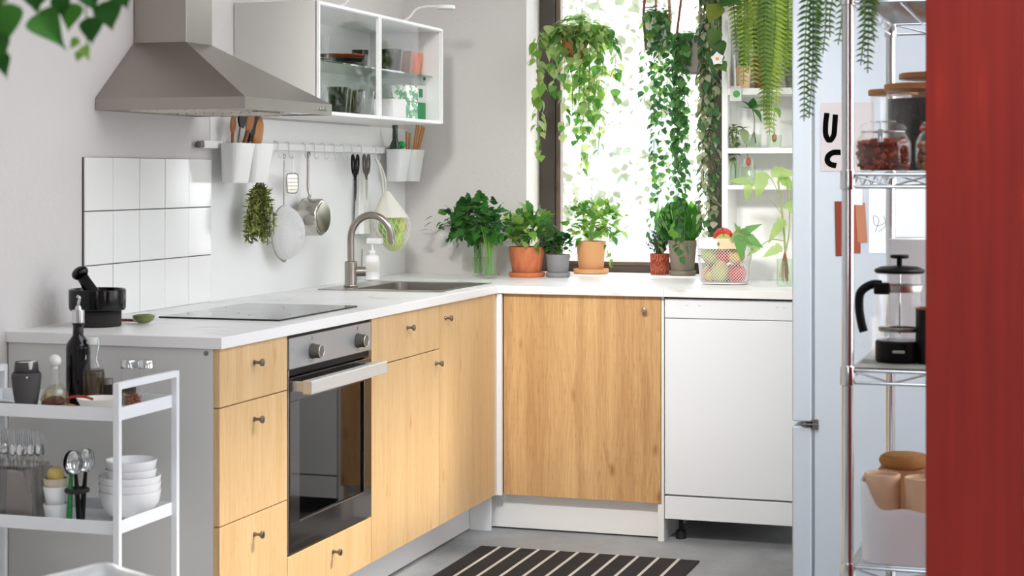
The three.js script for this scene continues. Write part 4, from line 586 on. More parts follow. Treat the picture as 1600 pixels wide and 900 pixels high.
const LG = {
  heart: [leafGeo(tbl([0.14, 0.36, 0.44, 0.43, 0.38, 0.31, 0.22, 0.12, 0.05, 0]), 0.2, 0.18, 9), leafGeo(tbl([0.14, 0.33, 0.40, 0.39, 0.34, 0.27, 0.19, 0.11, 0.04, 0]), 0.45, 0.3, 9), leafGeo(tbl([0.16, 0.38, 0.46, 0.45, 0.40, 0.33, 0.24, 0.14, 0.06, 0]), 0.1, 0.1, 9)],
  ovate: [leafGeo(tbl([0.03, 0.24, 0.34, 0.36, 0.31, 0.22, 0.11, 0]), 0.25), leafGeo(tbl([0.03, 0.22, 0.3, 0.32, 0.28, 0.2, 0.1, 0]), 0.5, 0.3), leafGeo(tbl([0.03, 0.26, 0.38, 0.4, 0.34, 0.24, 0.12, 0]), 0.05, 0.12)],
  lobed: [leafGeo(tbl([0.12, 0.40, 0.52, 0.30, 0.36, 0.20, 0.24, 0.0]), 0.2, 0.12, 7), leafGeo(tbl([0.1, 0.34, 0.5, 0.32, 0.40, 0.18, 0.15, 0]), 0.4, 0.25, 7)],
  round: [leafGeo(tbl([0.22, 0.42, 0.52, 0.53, 0.46, 0.32, 0.15, 0]), 0.15, 0.12), leafGeo(tbl([0.2, 0.4, 0.5, 0.52, 0.44, 0.3, 0.14, 0]), 0.35, 0.2)],
  lance: [leafGeo(tbl([0.03, 0.11, 0.15, 0.16, 0.14, 0.1, 0.05, 0]), 0.25, 0.2), leafGeo(tbl([0.03, 0.1, 0.14, 0.15, 0.12, 0.09, 0.04, 0]), 0.55, 0.2)],
  frill: [leafGeo(tbl([0.03, 0.04, 0.09, 0.18, 0.16, 0.25, 0.22, 0.28, 0.2, 0.22, 0.1, 0.03]), 0.12, 0.3, 11, 0.1), leafGeo(tbl([0.03, 0.05, 0.12, 0.12, 0.22, 0.19, 0.27, 0.21, 0.25, 0.14, 0.12, 0.02]), 0.4, 0.3, 11, 0.08)],
  arrow: [leafGeo(tbl([0.06, 0.26, 0.20, 0.24, 0.19, 0.16, 0.11, 0.06, 0]), 0.2, 0.2, 8), leafGeo(tbl([0.05, 0.22, 0.17, 0.22, 0.17, 0.14, 0.1, 0.05, 0]), 0.45, 0.25, 8)],
  leaflet: [leafGeo(tbl([0.05, 0.13, 0.155, 0.14, 0.10, 0.05, 0]), 0.3, 0.15, 6), leafGeo(tbl([0.05, 0.12, 0.145, 0.13, 0.09, 0.04, 0]), 0.5, 0.15, 6)],
};
const tmpM = new THREE.Matrix4();
const pick = (a) => a[Math.floor(rnd() * a.length)];
function orient(o, dir, up) {
  const z = dir.clone().normalize(), x = up.clone().cross(z); if (x.lengthSq() < 1e-6) x.set(1, 0, 0).cross(z); x.normalize(); const y = z.clone().cross(x);
  o.quaternion.setFromRotationMatrix(tmpM.makeBasis(x, y, z)); return o;
}
// one leaf as a part of its plant
function leaf(plant, kind, mats, p, dir, size, up = V(0, 1, 0)) {
  plant.leaves = (plant.leaves ?? 0) + 1;
  if (plant.leaves > 295) { const m = pick(mats); (plant.rest ??= new Map()).set(m, [...(plant.rest.get(m) ?? []), leafAt(kind, p, dir, size, up)]); return plant; }   // past the limit: joined below
  const o = new THREE.Mesh(pick(LG[kind]), pick(mats)); o.name = 'leaf'; o.base = STILL; o.castShadow = o.receiveShadow = true;
  o.position.copy(p).sub(baseOf(plant)); orient(o, dir, up); o.scale.setScalar(size); plant.add(o); return o;
}
// a leaf as geometry, for sprays of leaves too small to pick apart
function leafAt(kind, p, dir, size, up = V(0, 1, 0)) { const o = orient(new THREE.Object3D(), dir, up); o.position.copy(p); o.scale.setScalar(size); o.updateMatrix(); return pick(LG[kind]).clone().applyMatrix4(o.matrix); }
const unit = () => { const a = rr(0, 2 * PI), y = rr(-1, 1), r = Math.sqrt(1 - y * y); return V(r * Math.cos(a), y, r * Math.sin(a)); };
// bush: stems from the pot fanning out, leaves over an egg-shaped cloud (c centre, R radii)
function bush(plant, foot, c, R, n, kind, mats, size, stemM, o = {}) {
  const stems = [];
  for (let k = 0; k < (o.stems ?? 14); k++) { const u = unit(); u.y = Math.abs(u.y) * 0.7; const e = V(c[0] + u.x * R[0] * 0.7, c[1] + u.y * R[1] * 0.6, c[2] + u.z * R[2] * 0.7); stems.push(tube([foot, [foot[0] + (e.x - foot[0]) * 0.25, foot[1] + (e.y - foot[1]) * 0.5, foot[2] + (e.z - foot[2]) * 0.25], e], 0.0014, 8, 5)); }
  part(plant, 'stem', stems, stemM);
  for (let k = 0; k < n; k++) {
    const u = unit(); if (u.y < (o.low ?? -0.6)) u.y = -u.y; const f = Math.pow(rnd(), 0.45), p = V(c[0] + u.x * R[0] * f, c[1] + u.y * R[1] * f, c[2] + u.z * R[2] * f);
    if (o.zmin && p.z < o.zmin) p.z = o.zmin + (o.zmin - p.z) * 0.3;
    const d = u.clone().multiplyScalar(0.8).add(V(0, o.lift ?? 0.15, 0)).add(unit().multiplyScalar(0.7));
    leaf(plant, kind, mats, p, d, size * rr(0.7, 1.25), V(0, 1, 0).add(unit().multiplyScalar(0.6)));
  }
}
// trailing stem with leaves either side
function vine(plant, pts, kind, mats, step, size, stemM, o = {}) {
  const c = curve(pts), len = c.getLength(), n = Math.max(2, Math.round(len / step));
  if (o.stem !== false) part(plant, 'stem', new THREE.TubeGeometry(c, Math.max(6, Math.round(len / 0.03)), o.r ?? 0.0013, 5, false), stemM);
  for (let i = 0; i < n; i++) {
    const t = (i + 0.5 * rnd()) / n, p = c.getPointAt(Math.min(1, t)), a = rr(0, 2 * PI), out = V(Math.cos(a), 0, Math.sin(a) * 0.7);
    if (o.front) out.z = Math.abs(out.z);
    const s = size * rr(0.7, 1.2) * (1 - 0.35 * t * (o.taper ?? 1));
    leaf(plant, kind, mats, p.add(out.clone().multiplyScalar(s * 0.18)), out.clone().multiplyScalar(0.75).add(V(0, o.fall ?? -0.75, 0)).add(unit().multiplyScalar(0.35)), s, out.clone().add(V(0, 0.7, 0)).add(unit().multiplyScalar(0.3)));
  }
}
const pot = (plant, r0, r1, h, x, y, z, m, saucer = 0, rim = 0) => {
  const y0 = y + (saucer ? 0.004 : 0);
  part(plant, 'pot', lathe([[0, 0], [r0, 0], [r0 + (r1 - r0) * 0.98, h - 0.002], [r1 + rim, h - rim * 2], [r1 + rim, h], [r1 - 0.005, h], [r1 - 0.008, h - 0.014], [0, h - 0.014]], x, y0, z, 36), m);
  part(plant, 'soil', new THREE.CylinderGeometry(r1 - 0.007, r1 - 0.007, 0.004, 24).translate(x, y0 + h - 0.012, z), M.soil);
  if (saucer) part(plant, 'saucer', lathe([[0, 0], [saucer - 0.006, 0], [saucer - 0.001, 0.003], [saucer, 0.017], [saucer - 0.002, 0.019], [saucer - 0.006, 0.017], [saucer - 0.008, 0.004], [0, 0.004]], x, y, z, 40), m);
};
const SY = WY0 + 0.0005;
{ // herbs in two glasses
  for (const [x, z, r, h, label, cx, rx] of [[0.464, -2.60, 0.033, 0.138, 'front ribbed glass holding a big bunch of dark green leaves by the window', 0.44, 0.11], [0.376, -2.72, 0.030, 0.128, 'rear glass holding a bunch of dark green leaves, left of the front glass', 0.32, 0.10]]) {
    const g = thing('herb_glass', label, 'glass', [x, WT, z]);
    part(g, 'glass_body', lathe([[0, 0], [r * 0.84, 0], [r * 0.86, 0.004], [r, h], [r - 0.0025, h], [r * 0.8, 0.012], [0, 0.012]], x, WT, z, 12), M.glass);
    part(g, 'water', lathe([[0, 0.013], [r * 0.79, 0.013], [r * 0.88, h * 0.62], [0, h * 0.62]], x, WT, z, 20), M.water);
    const st = []; for (let k = 0; k < 26; k++) { const a = rr(0, 2 * PI), q = r * 0.7 * Math.sqrt(rnd()); st.push(tube([[x + q * Math.cos(a) * 0.8, WT + 0.016, z + q * Math.sin(a) * 0.8], [x + q * Math.cos(a + 0.6), WT + h, z + q * Math.sin(a + 0.6)], [x + q * 2.2 * Math.cos(a), WT + h + 0.07, z + q * 1.8 * Math.sin(a)]], rr(0.0016, 0.0026), 8, 5)); }
    const pl = thing('herb_bunch', x > 0.4 ? 'big bunch of dark green herbs standing in the front glass' : 'bunch of dark green herbs leaning left in the rear glass', 'herbs', [x, WT + 0.02, z]);
    part(pl, 'stem', st, mat(0x6c9a3c, 0.6));
    bush(pl, [x, WT + h, z], [cx, WT + h + 0.085, z + 0.005], [rx, 0.088, 0.085], x > 0.4 ? 150 : 120, 'lobed', [...L.dark, L.dark[1], L.mid[2], L.mid[0]], 0.043, M.stem, { low: -0.85, zmin: -2.83 });
    if (x < 0.4) for (const [dx, dy] of [[-0.135, 0.03], [-0.15, 0.0], [-0.13, 0.055], [-0.14, -0.02]]) leaf(pl, 'lobed', L.dark, V(cx + dx, WT + h + 0.06 + dy, z + 0.03), V(-0.5, rr(-0.6, 0.6), 0.3), 0.036);
  }
}
{
  let p = thing('potted_basil', 'light green bushy herb in the big orange terracotta pot left of the grey pot', 'plant', [0.566, WT, -2.765]);
  pot(p, 0.056, 0.073, 0.118, 0.566, WT, -2.765, M.terra, 0.073); bush(p, [0.566, WT + 0.115, -2.765], [0.575, WT + 0.18, -2.765], [0.105, 0.095, 0.075], 150, 'ovate', [...L.mid, ...L.light, L.light[1]], 0.046, M.stem, { low: -0.5, zmin: -2.84 });
  p = thing('potted_herb', 'small dark-leaved herb in the little grey pot with saucer', 'plant', [0.690, WT, -2.785]);
  pot(p, 0.040, 0.0495, 0.088, 0.690, WT, -2.785, M.potGrey, 0.0495); bush(p, [0.69, WT + 0.085, -2.785], [0.695, WT + 0.118, -2.785], [0.062, 0.05, 0.05], 90, 'ovate', [...L.dark, L.dark[2]], 0.030, M.stem, { low: -0.3 });
  p = thing('potted_mint', 'tall pale green mint in the light terracotta pot in front of the window pane', 'plant', [0.787, SY, -2.935]);
  pot(p, 0.049, 0.062, 0.128, 0.787, SY, -2.935, M.terraPale, 0.072); bush(p, [0.787, SY + 0.12, -2.935], [0.80, SY + 0.19, -2.93], [0.115, 0.10, 0.07], 120, 'ovate', [...L.light, L.mid[1], L.mid[0]], 0.044, M.stemPale, { low: -0.5, zmin: -3.02 });
  for (const [dx, h] of [[0.0, 0.19], [-0.075, 0.155], [0.075, 0.15], [-0.11, 0.11], [0.13, 0.13], [0.05, 0.12], [0.15, 0.07]]) vine(p, [[0.79 + dx * 0.3, SY + 0.17, -2.93], [0.79 + dx * 0.75, SY + 0.17 + h * 0.6, -2.925], [0.79 + dx, SY + 0.17 + h, -2.93]], 'ovate', L.light, 0.008, 0.02, M.stemPale, { fall: 0.3 });
  vine(p, [[0.84, SY + 0.13, -2.90], [0.875, SY + 0.11, -2.88], [0.885, SY + 0.06, -2.88], [0.88, SY + 0.03, -2.88]], 'ovate', [...L.light, ...L.mid], 0.013, 0.03, M.stemPale);
  vine(p, [[0.85, SY + 0.15, -2.90], [0.92, SY + 0.17, -2.88], [0.97, SY + 0.20, -2.88]], 'lobed', [...L.light, ...L.mid], 0.016, 0.034, M.stemPale, { fall: 0.2 });
  p = thing('potted_thyme', 'thyme with tiny dark leaves in the small rough red pot on the window sill', 'plant', [1.069, SY, -2.955]);
  pot(p, 0.037, 0.040, 0.084, 1.069, SY, -2.955, M.terraRed, 0, 0);
  const sp = [], lf = []; for (let k = 0; k < 46; k++) { const a = rr(0, 2 * PI), q = rr(0.01, 0.06), e = V(1.069 + q * Math.cos(a), SY + 0.085 + rr(0.05, 0.145) * (1 - q * 5), -2.955 + q * Math.sin(a)); sp.push(tube([[1.069 + q * 0.3 * Math.cos(a), SY + 0.074, -2.955 + q * 0.3 * Math.sin(a)], [1.069 + q * 0.7 * Math.cos(a), (SY + 0.074 + e.y) / 2, -2.955 + q * 0.7 * Math.sin(a)], e], 0.0008, 6, 4)); for (let i = 0; i < 16; i++) { const t = 0.15 + 0.85 * i / 15, c = V(1.069, SY + 0.074, -2.955).lerp(e, t); lf.push(leafAt('ovate', c, unit().add(V(0, 0.3, 0)), rr(0.008, 0.013), unit())); } }
  part(p, 'stem', sp, M.stemBrown); part(p, 'foliage', lf, leafM(0x2f5a31, 0.3)).userData.kind = 'stuff';
  p = thing('potted_lettuce', 'upright bright green leafy vegetable in the tall grey-brown pot on the window sill', 'plant', [1.168, SY, -2.93]);
  pot(p, 0.045, 0.058, 0.136, 1.168, SY, -2.93, M.potBrown, 0.055);
  for (let k = 0; k < 60; k++) { const a = rr(0, 2 * PI), q = Math.sqrt(rnd()), d = V(Math.cos(a) * q * 0.8, 1, Math.sin(a) * q * 0.5); const o = leaf(p, 'frill', L.lettuce, V(1.163 + Math.cos(a) * 0.03 * q, SY + 0.125, -2.93 + Math.sin(a) * 0.03 * q), d, rr(0.13, 0.215) * (1 - 0.25 * q), V(Math.cos(a), 0.2, Math.sin(a))); if (k % 2 === 0 && o !== p) part(o, 'rib', tube([[0, 0.004, 0.02], [0, 0.02, 0.4], [0, -0.02, 0.85]], 0.016, 6, 4), mat(0xcfe0a6, 0.6)); }
}
{ // fruit basket of white expanded metal
  const x = 1.414, z = -2.545, y = WT + 0.001, b = thing('wire_basket', 'white wire-mesh fruit basket with a wooden-fronted band on the worktop over the dishwasher', 'basket', [x, y, z]);
  const sup = (a, rx, rz, p = 3.2) => { const c = Math.cos(a), s = Math.sin(a), k = Math.pow(Math.pow(Math.abs(c), p) + Math.pow(Math.abs(s), p), -1 / p); return [x + c * k * rx, z + s * k * rz]; };
  const prof = (t) => (t < 0.16 ? [0.080 + 0.011 * Math.sin(t / 0.16 * PI / 2), 0.004 + 0.016 * (1 - Math.cos(t / 0.16 * PI / 2))] : [0.091 + 0.010 * (t - 0.16) / 0.84, 0.02 + 0.116 * (t - 0.16) / 0.84]);
  const P = (t, a) => { const [r, h] = prof(t), [X, Z] = sup(a, r, r * 0.78); return [X, y + h, Z]; };
  const wires = []; for (let k = 0; k < 46; k++) for (const d of [1, -1]) wires.push(tube(Array.from({ length: 10 }, (_, i) => P(i / 9, k / 56 * 2 * PI + d * i / 9 * 1.35)), 0.0008, 14, 4));
  part(b, 'wire_mesh', wires, M.white).userData.kind = 'stuff';
  const ring = (t, r) => { const c = new THREE.CatmullRomCurve3(Array.from({ length: 48 }, (_, i) => V(...P(t, i / 48 * 2 * PI))), true); return new THREE.TubeGeometry(c, 96, r, 6, true); };
  part(b, 'foot_ring', [ring(0.02, 0.0025)], M.white);
  const bandG = new THREE.BufferGeometry(), vp = [], ix = []; for (let i = 0; i <= 72; i++) { const a = i / 72 * 2 * PI; for (const [h, d] of [[0.134, 0], [0.172, 0.0015], [0.172, -0.001], [0.134, -0.0025]]) { const [X, Z] = sup(a, 0.1025 + d, (0.1025 + d) * 0.79); vp.push(X, y + h, Z); } if (i < 72) for (let k = 0; k < 4; k++) { const q = i * 4, n = (k + 1) % 4; ix.push(q + k, q + n, q + 4 + k, q + n, q + 4 + n, q + 4 + k); } }
  bandG.setAttribute('position', new THREE.Float32BufferAttribute(vp, 3)); bandG.setIndex(ix); bandG.computeVertexNormals();
  part(b, 'band', bandG, M.white);
  part(b, 'base_sheet', new THREE.CylinderGeometry(0.078, 0.078, 0.002, 32).scale(1, 1, 0.78).translate(x, y + 0.003, z), M.white);
  const hd = part(b, 'handle_plate', B(x - 0.010, x + 0.062, y + 0.1345, y + 0.1715, z + 0.0795, z + 0.0835, 0.001), mat(0xe3cfa6, 0.55), 'pale wooden handle plate'); part(hd, 'hinge', [B(x - 0.012, x - 0.004, y + 0.146, y + 0.158, z + 0.083, z + 0.086, 0.001)], mat(0x8a7a5a, 0.4, 0.6));
  // fruit
  const apple = tex(128, 128, (u, v) => { const a = fbm(u, v, 6, 3, 4, 14), s = pn(u, v, 60, 6, 3); return mixc([214, 186, 92], [186, 44, 34], cl((a - 0.38) * 3.2 + (s - 0.5) * 0.6)); }, 1, 1), pearT = tex(128, 128, (u, v) => { const a = fbm(u, v, 4, 3, 4, 44), s = pn(u, v, 90, 90, 3); return mixc([176, 184, 92], [214, 158, 110], cl((a - 0.5) * 2.6)).map((q) => q - 16 * (s > 0.86)); }, 1, 1);
  const redT = tex(128, 128, (u, v) => { const a = fbm(u, v, 6, 4, 4, 24), s = pn(u, v, 70, 5, 5); return mixc([196, 48, 36], [226, 120, 84], cl((a - 0.55) * 3 + (s - 0.5) * 0.5)); }, 1, 1);
  const appleG = (r) => lathe([[0, -0.80 * r], [0.25 * r, -0.9 * r], [0.6 * r, -0.78 * r], [0.9 * r, -0.35 * r], [1.0 * r, 0.1 * r], [0.88 * r, 0.55 * r], [0.55 * r, 0.85 * r], [0.2 * r, 0.82 * r], [0, 0.68 * r]], 0, 0, 0, 24);
  const pearG = (r) => lathe([[0, -0.9 * r], [0.3 * r, -0.95 * r], [0.75 * r, -0.7 * r], [1.0 * r, -0.1 * r], [0.9 * r, 0.45 * r], [0.62 * r, 0.95 * r], [0.4 * r, 1.3 * r], [0.15 * r, 1.5 * r], [0, 1.5 * r]], 0, 0, 0, 24);
  const fruit = (name, cat, g, m, px, py, pz, rx, rz, label) => { const f = thing(name, label, cat, [0, 0, 0], 'fruit in the wire basket'); part(f, 'flesh', g, m); const top = name === 'pear' ? 0.062 : 0.026; part(f, 'stalk', tube([[0, top * 0.85, 0], [0.002, top + 0.008, 0], [0.006, top + 0.016, 0.002]], 0.0014, 8, 5), M.stemBrown); f.position.set(x + px, y + py, z + pz); f.rotation.set(rx, rr(0, 6), rz); };
  const am = mat(0xffffff, 0.3, 0, { map: apple }), rm = mat(0xffffff, 0.3, 0, { map: redT }), pm = mat(0xffffff, 0.45, 0, { map: pearT });
  fruit('pear', 'pear', pearG(0.036), pm, -0.012, 0.042, 0.025, 0.1, -0.15, 'green-yellow pear at the front bottom of the wire basket'); fruit('apple', 'apple', appleG(0.037), rm, 0.052, 0.037, 0.018, 0.3, 0.2, 'pinkish red apple at the front bottom right of the wire basket'); fruit('apple', 'apple', appleG(0.034), am, -0.055, 0.036, -0.005, -0.3, 0.2, 'red and yellow apple at the bottom left of the wire basket'); fruit('apple', 'apple', appleG(0.035), am, 0.01, 0.037, -0.04, 0, 0.4, 'red and yellow apple at the bottom back of the wire basket');
  fruit('pear', 'pear', pearG(0.033), pm, -0.05, 0.105, 0.012, 0.8, 0.9, 'pear lying in the upper left of the wire basket, below the band'); fruit('apple', 'apple', appleG(0.035), am, 0.045, 0.106, 0.012, 0.2, -0.3, 'yellow-flushed apple in the upper right of the wire basket, below the band'); fruit('apple', 'apple', appleG(0.033), rm, 0.0, 0.108, 0.012, 0.2, 0.1, 'red apple in the middle of the wire basket, below the band');
  fruit('apple', 'apple', appleG(0.038), rm, -0.008, 0.172, -0.01, 0.2, 0.2, 'shiny red apple standing above the rim at the top left of the fruit'); fruit('apple', 'apple', appleG(0.036), am, 0.062, 0.174, -0.008, 0.5, -0.5, 'red and orange apple above the rim at the top right of the fruit'); fruit('apple', 'apple', appleG(0.032), pm, 0.004, 0.157, 0.040, 0.3, 0.1, 'pale peach-coloured fruit just above the rim at the front of the basket');
  const lp = thing('herb_sprig', 'sprig of large pointed green leaves hanging over the right side of the wire basket', 'leaves', [x + 0.075, y + 0.18, z + 0.06]);
  part(lp, 'stem', tube([[x + 0.055, y + 0.17, z + 0.05], [x + 0.07, y + 0.192, z + 0.075], [x + 0.085, y + 0.185, z + 0.09]], 0.002, 10), M.stemPale);
  for (const [dx, dy, dz, ux, uy, uz, s] of [[0.075, 0.19, 0.088, 0.1, -1, 0.3, 0.098], [0.082, 0.188, 0.085, 0.85, -0.45, 0.2, 0.09], [0.08, 0.192, 0.08, 0.6, 0.35, 0.2, 0.075], [0.072, 0.192, 0.082, -0.5, -0.35, 0.5, 0.05], [0.07, 0.195, 0.078, -0.3, 0.7, 0.2, 0.04], [0.085, 0.186, 0.085, 0.7, -0.8, 0.4, 0.07]]) leaf(lp, 'arrow', [leafM(0x6fa555), leafM(0x4f8a3d), leafM(0x88b56c)], V(x + dx, y + dy, z + dz), V(ux, uy, uz), s, V(0.2, 0.3, 1));
}
{ // rosemary bunch hanging from the rail below the second bucket
  const x = 0.075, z = -1.345, y = 1.298, g = thing('rosemary_bunch', 'hanging bunch of dried green rosemary under the second rail bucket', 'herbs', [x, 1.08, z]);
  const mats = L.rosemary; 
  for (let k = 0; k < 30; k++) { const a = rr(0, 2 * PI), q = Math.sqrt(rnd()), e = V(x + Math.cos(a) * 0.035 * q, 1.085 + 0.05 * q * q + rr(-0.012, 0.03), z + Math.sin(a) * 0.092 * q), m = V(x + Math.cos(a) * 0.03 * q, 1.20, z + Math.sin(a) * 0.078 * q);
    const c = curve([[x + Math.cos(a) * 0.008, y + 0.005, z + Math.sin(a) * 0.008 * 2], [m.x, m.y + 0.02, m.z], [e.x, e.y, e.z]]), L0 = []; for (let i = 0; i < 46; i++) { const t = 0.12 + 0.88 * i / 46, p = c.getPointAt(t), d = unit().add(V(0, -0.55, 0)); L0.push(leafAt('lance', p, d, rr(0.016, 0.026), unit())); }
    const s = part(g, 'sprig', new THREE.TubeGeometry(c, 10, 0.0012, 5, false), M.stemBrown); part(s, 'needles', L0, mats[k % 3]).userData.kind = 'stuff'; }
  part(g, 'tie', [torus(0.011, 0.0022, x, y + 0.004, z, 'y', 16), tube([[x, y + 0.006, z], [0.05, 1.36, z], [0.036, 1.40, z]], 0.001, 10, 4)], M.string);
}
{ // hanging plants in the window
  const x = 0.776, z = -2.73; let p = thing('hanging_pothos', 'lush light green trailing plant in an orange terracotta pot hung at the window left', 'plant', [x, 1.79, z]);
  part(p, 'pot', lathe([[0, 0], [0.035, 0], [0.05, 0.045], [0.056, 0.105], [0.058, 0.11], [0.052, 0.11], [0.05, 0.095], [0, 0.095]], x, 1.79, z, 30), M.terra); part(p, 'cord', [0, 1, 2, 3].map((k) => bar([x + 0.05 * Math.cos(k * PI / 2 + 0.5), 1.895, z + 0.05 * Math.sin(k * PI / 2 + 0.5)], [x + 0.004, 2.32, z], 0.0011, 5)), M.string); part(p, 'ceiling_cord', bar([x + 0.004, 2.318, z], [x + 0.004, YC - 0.001, z], 0.0016, 6), M.string);
  for (let k = 0; k < 95; k++) { const a = rr(0, 2 * PI), q = Math.sqrt(rnd()); leaf(p, 'heart', L.pothos, V(x + 0.02 + Math.cos(a) * 0.12 * q, 1.90 + 0.06 * (1 - q) + rr(-0.02, 0.02) - 0.05 * q * q, z + Math.sin(a) * 0.09 * q), V(Math.cos(a), rr(-0.6, 0.4), Math.sin(a)), rr(0.045, 0.07)); }
  const tr = [[-0.14, 1.38], [-0.13, 1.50], [-0.10, 1.64], [-0.05, 1.72], [0.0, 1.56], [0.02, 1.50], [0.045, 1.42], [0.06, 1.36], [0.09, 1.52], [0.11, 1.60], [0.15, 1.62], [0.17, 1.70], [0.13, 1.40], [-0.02, 1.66], [0.08, 1.45], [0.05, 1.60], [0.025, 1.33], [-0.01, 1.47]];
  tr.forEach(([dx, yb], i) => { const zz = z + 0.03 + 0.07 * Math.sin(i * 2.3); vine(p, [[x + dx * 0.25, 1.895, z + (zz - z) * 0.3], [x + dx * 0.75, 1.91, zz], [x + dx, 1.85, zz], [x + dx * 1.04 + rr(-0.01, 0.01), (1.85 + yb) / 2, zz], [x + dx + rr(-0.02, 0.02), yb, zz]], 'heart', yb < 1.45 && dx > 0.05 ? [...L.light, L.pothos[3]] : dx < -0.12 ? [L.pothos[3], ...L.light] : [...L.pothos, L.pothos[3], L.mid[0], L.mid[1]], 0.023, 0.058, M.stem, { taper: 0.9 }); });
}
{
  let x = 1.079, z = -2.89, p = thing('hanging_ivy', 'round-leaved ivy in a white pot hung on brown leather straps in front of the window', 'plant', [x, 1.82, z]);
  part(p, 'pot', cup(0.043, 0.056, 0.145, 0.004, x, 1.82, z, 30), M.whiteMatt); part(p, 'soil', new THREE.CylinderGeometry(0.05, 0.05, 0.006, 20).translate(x, 1.95, z), M.soil);
  const strap = (x0, y0, z0, x1, y1, z1, w) => { const g = B(-w / 2, w / 2, 0, 1, -0.001, 0.001), a = V(x0, y0, z0), b = V(x1, y1, z1), d = b.clone().sub(a); const o = new THREE.Object3D(); o.position.copy(a); o.quaternion.setFromUnitVectors(V(0, 1, 0), d.clone().normalize()); o.scale.set(1, d.length(), 1); o.updateMatrix(); return g.applyMatrix4(o.matrix); };
  for (const [sx, sz, m] of [[-0.9, 0.45, M.leather], [0.85, 0.5, M.leatherPale], [-0.4, -0.9, M.leatherPale], [0.6, -0.8, M.leatherPale]]) part(p, 'strap', [strap(x + 0.05 * sx, 1.822, z + 0.05 * sz, x + 0.062 * sx, 1.96, z + 0.062 * sz, 0.011), strap(x + 0.062 * sx, 1.96, z + 0.062 * sz, x + 0.012 * sx, 2.55, z + 0.012 * sz, 0.011)], m);
  part(p, 'hanger', [bar([x, 2.545, z], [x, YC - 0.001, z], 0.0025, 6), torus(0.014, 0.0025, x, 2.55, z, 'y', 18)], M.steelDark);
  for (let k = 0; k < 40; k++) { const a = rr(0, 2 * PI), q = Math.sqrt(rnd()); leaf(p, 'round', L.ivy, V(x + Math.cos(a) * 0.055 * q, 1.965 + rr(0, 0.03), z + Math.sin(a) * 0.055 * q), V(Math.cos(a), 0.2, Math.sin(a)), rr(0.022, 0.032)); }
  for (const [dx, yb, len] of [[-0.02, 1.72, 0], [0.01, 1.52, 0], [0.03, 1.22, 0], [0.045, 1.12, 0], [0.02, 1.02, 0], [-0.035, 1.60, 0], [-0.005, 1.05, 0], [0.055, 1.55, 0], [0.0, 1.35, 0]]) { const zz = z + 0.058 + rr(-0.005, 0.015); vine(p, [[x + dx * 0.5, 1.965, z + 0.02], [x + dx, 1.975, zz - 0.008], [x + dx * 1.05, 1.93, zz], [x + dx + rr(-0.012, 0.012), (1.9 + yb) / 2, zz], [x + dx - 0.01 + rr(-0.012, 0.012), yb, zz]], 'round', [...L.ivy, L.light[2]], yb < 1.3 ? 0.027 : 0.02, 0.031, M.stem, { taper: 0.4, r: 0.0009 }); }
  x = 1.262; z = -2.80; p = thing('hanging_ivy', 'dense dark round-leaved ivy in a grey concrete pot hung on leather straps', 'plant', [x, 1.72, z]);
  part(p, 'pot', lathe([[0, 0], [0.062, 0], [0.068, 0.005], [0.083, 0.14], [0.083, 0.145], [0.077, 0.145], [0.074, 0.125], [0, 0.125]], x, 1.72, z, 34), M.concrete); part(p, 'soil', new THREE.CylinderGeometry(0.074, 0.074, 0.004, 20).translate(x, 1.846, z), M.soil);
  for (const [sx, sz, m] of [[-0.95, 0.3, M.leather], [0.95, 0.35, M.leather], [-0.15, -1, M.leatherPale]]) part(p, 'strap', [strap(x + 0.064 * sx, 1.722, z + 0.064 * sz, x + 0.088 * sx, 1.868, z + 0.088 * sz, 0.010), strap(x + 0.088 * sx, 1.868, z + 0.088 * sz, x + 0.01 * sx, 2.5, z + 0.01 * sz, 0.010)], m);
  part(p, 'hanger', [bar([x, 2.495, z], [x, YC - 0.001, z], 0.0025, 6), torus(0.014, 0.0025, x, 2.50, z, 'y', 18)], M.steelDark);
  const IV = [...L.ivy, ...L.ivy, L.dark[1]];
  for (let k = 0; k < 34; k++) { const a = rr(0, 2 * PI), q = Math.sqrt(rnd()); leaf(p, 'round', IV, V(x + Math.cos(a) * 0.08 * q, 1.866 + rr(0, 0.022), z + Math.sin(a) * 0.08 * q), V(Math.cos(a), 0.1, Math.sin(a)), rr(0.024, 0.034)); }

  for (const [dx, yb, f] of [[-0.085, 0.99, 1], [-0.08, 1.12, 1], [-0.072, 1.03, 1], [-0.06, 1.20, 1], [-0.05, 1.35, 1], [-0.09, 1.42, 1], [-0.045, 1.02, 1], [-0.03, 1.26, 1], [0.05, 1.40, 1], [-0.068, 1.5, 1], [-0.10, 1.25, 1]]) { const zz = z + Math.sqrt(Math.max(0.0004, 0.0081 - dx * dx)) + 0.006; vine(p, [[x + dx * 0.6, 1.866, z + (zz - z) * 0.6], [x + dx, 1.875, zz - 0.004], [x + dx * 1.03, 1.83, zz + 0.004], [x + dx + rr(-0.012, 0.012), (1.83 + yb) / 2, zz], [x + dx * 0.9 + rr(-0.015, 0.015), yb, zz]], 'round', IV, yb < 1.1 ? 0.024 : 0.02, 0.032, M.stem, { taper: 0.3, r: 0.0009 }); }
  // grey-green trailer along the right frame
  x = 1.318; z = -2.72; p = thing('hanging_trailer', 'grey-green variegated plant trailing down along the right window frame', 'plant', [x, 2.05, z]);
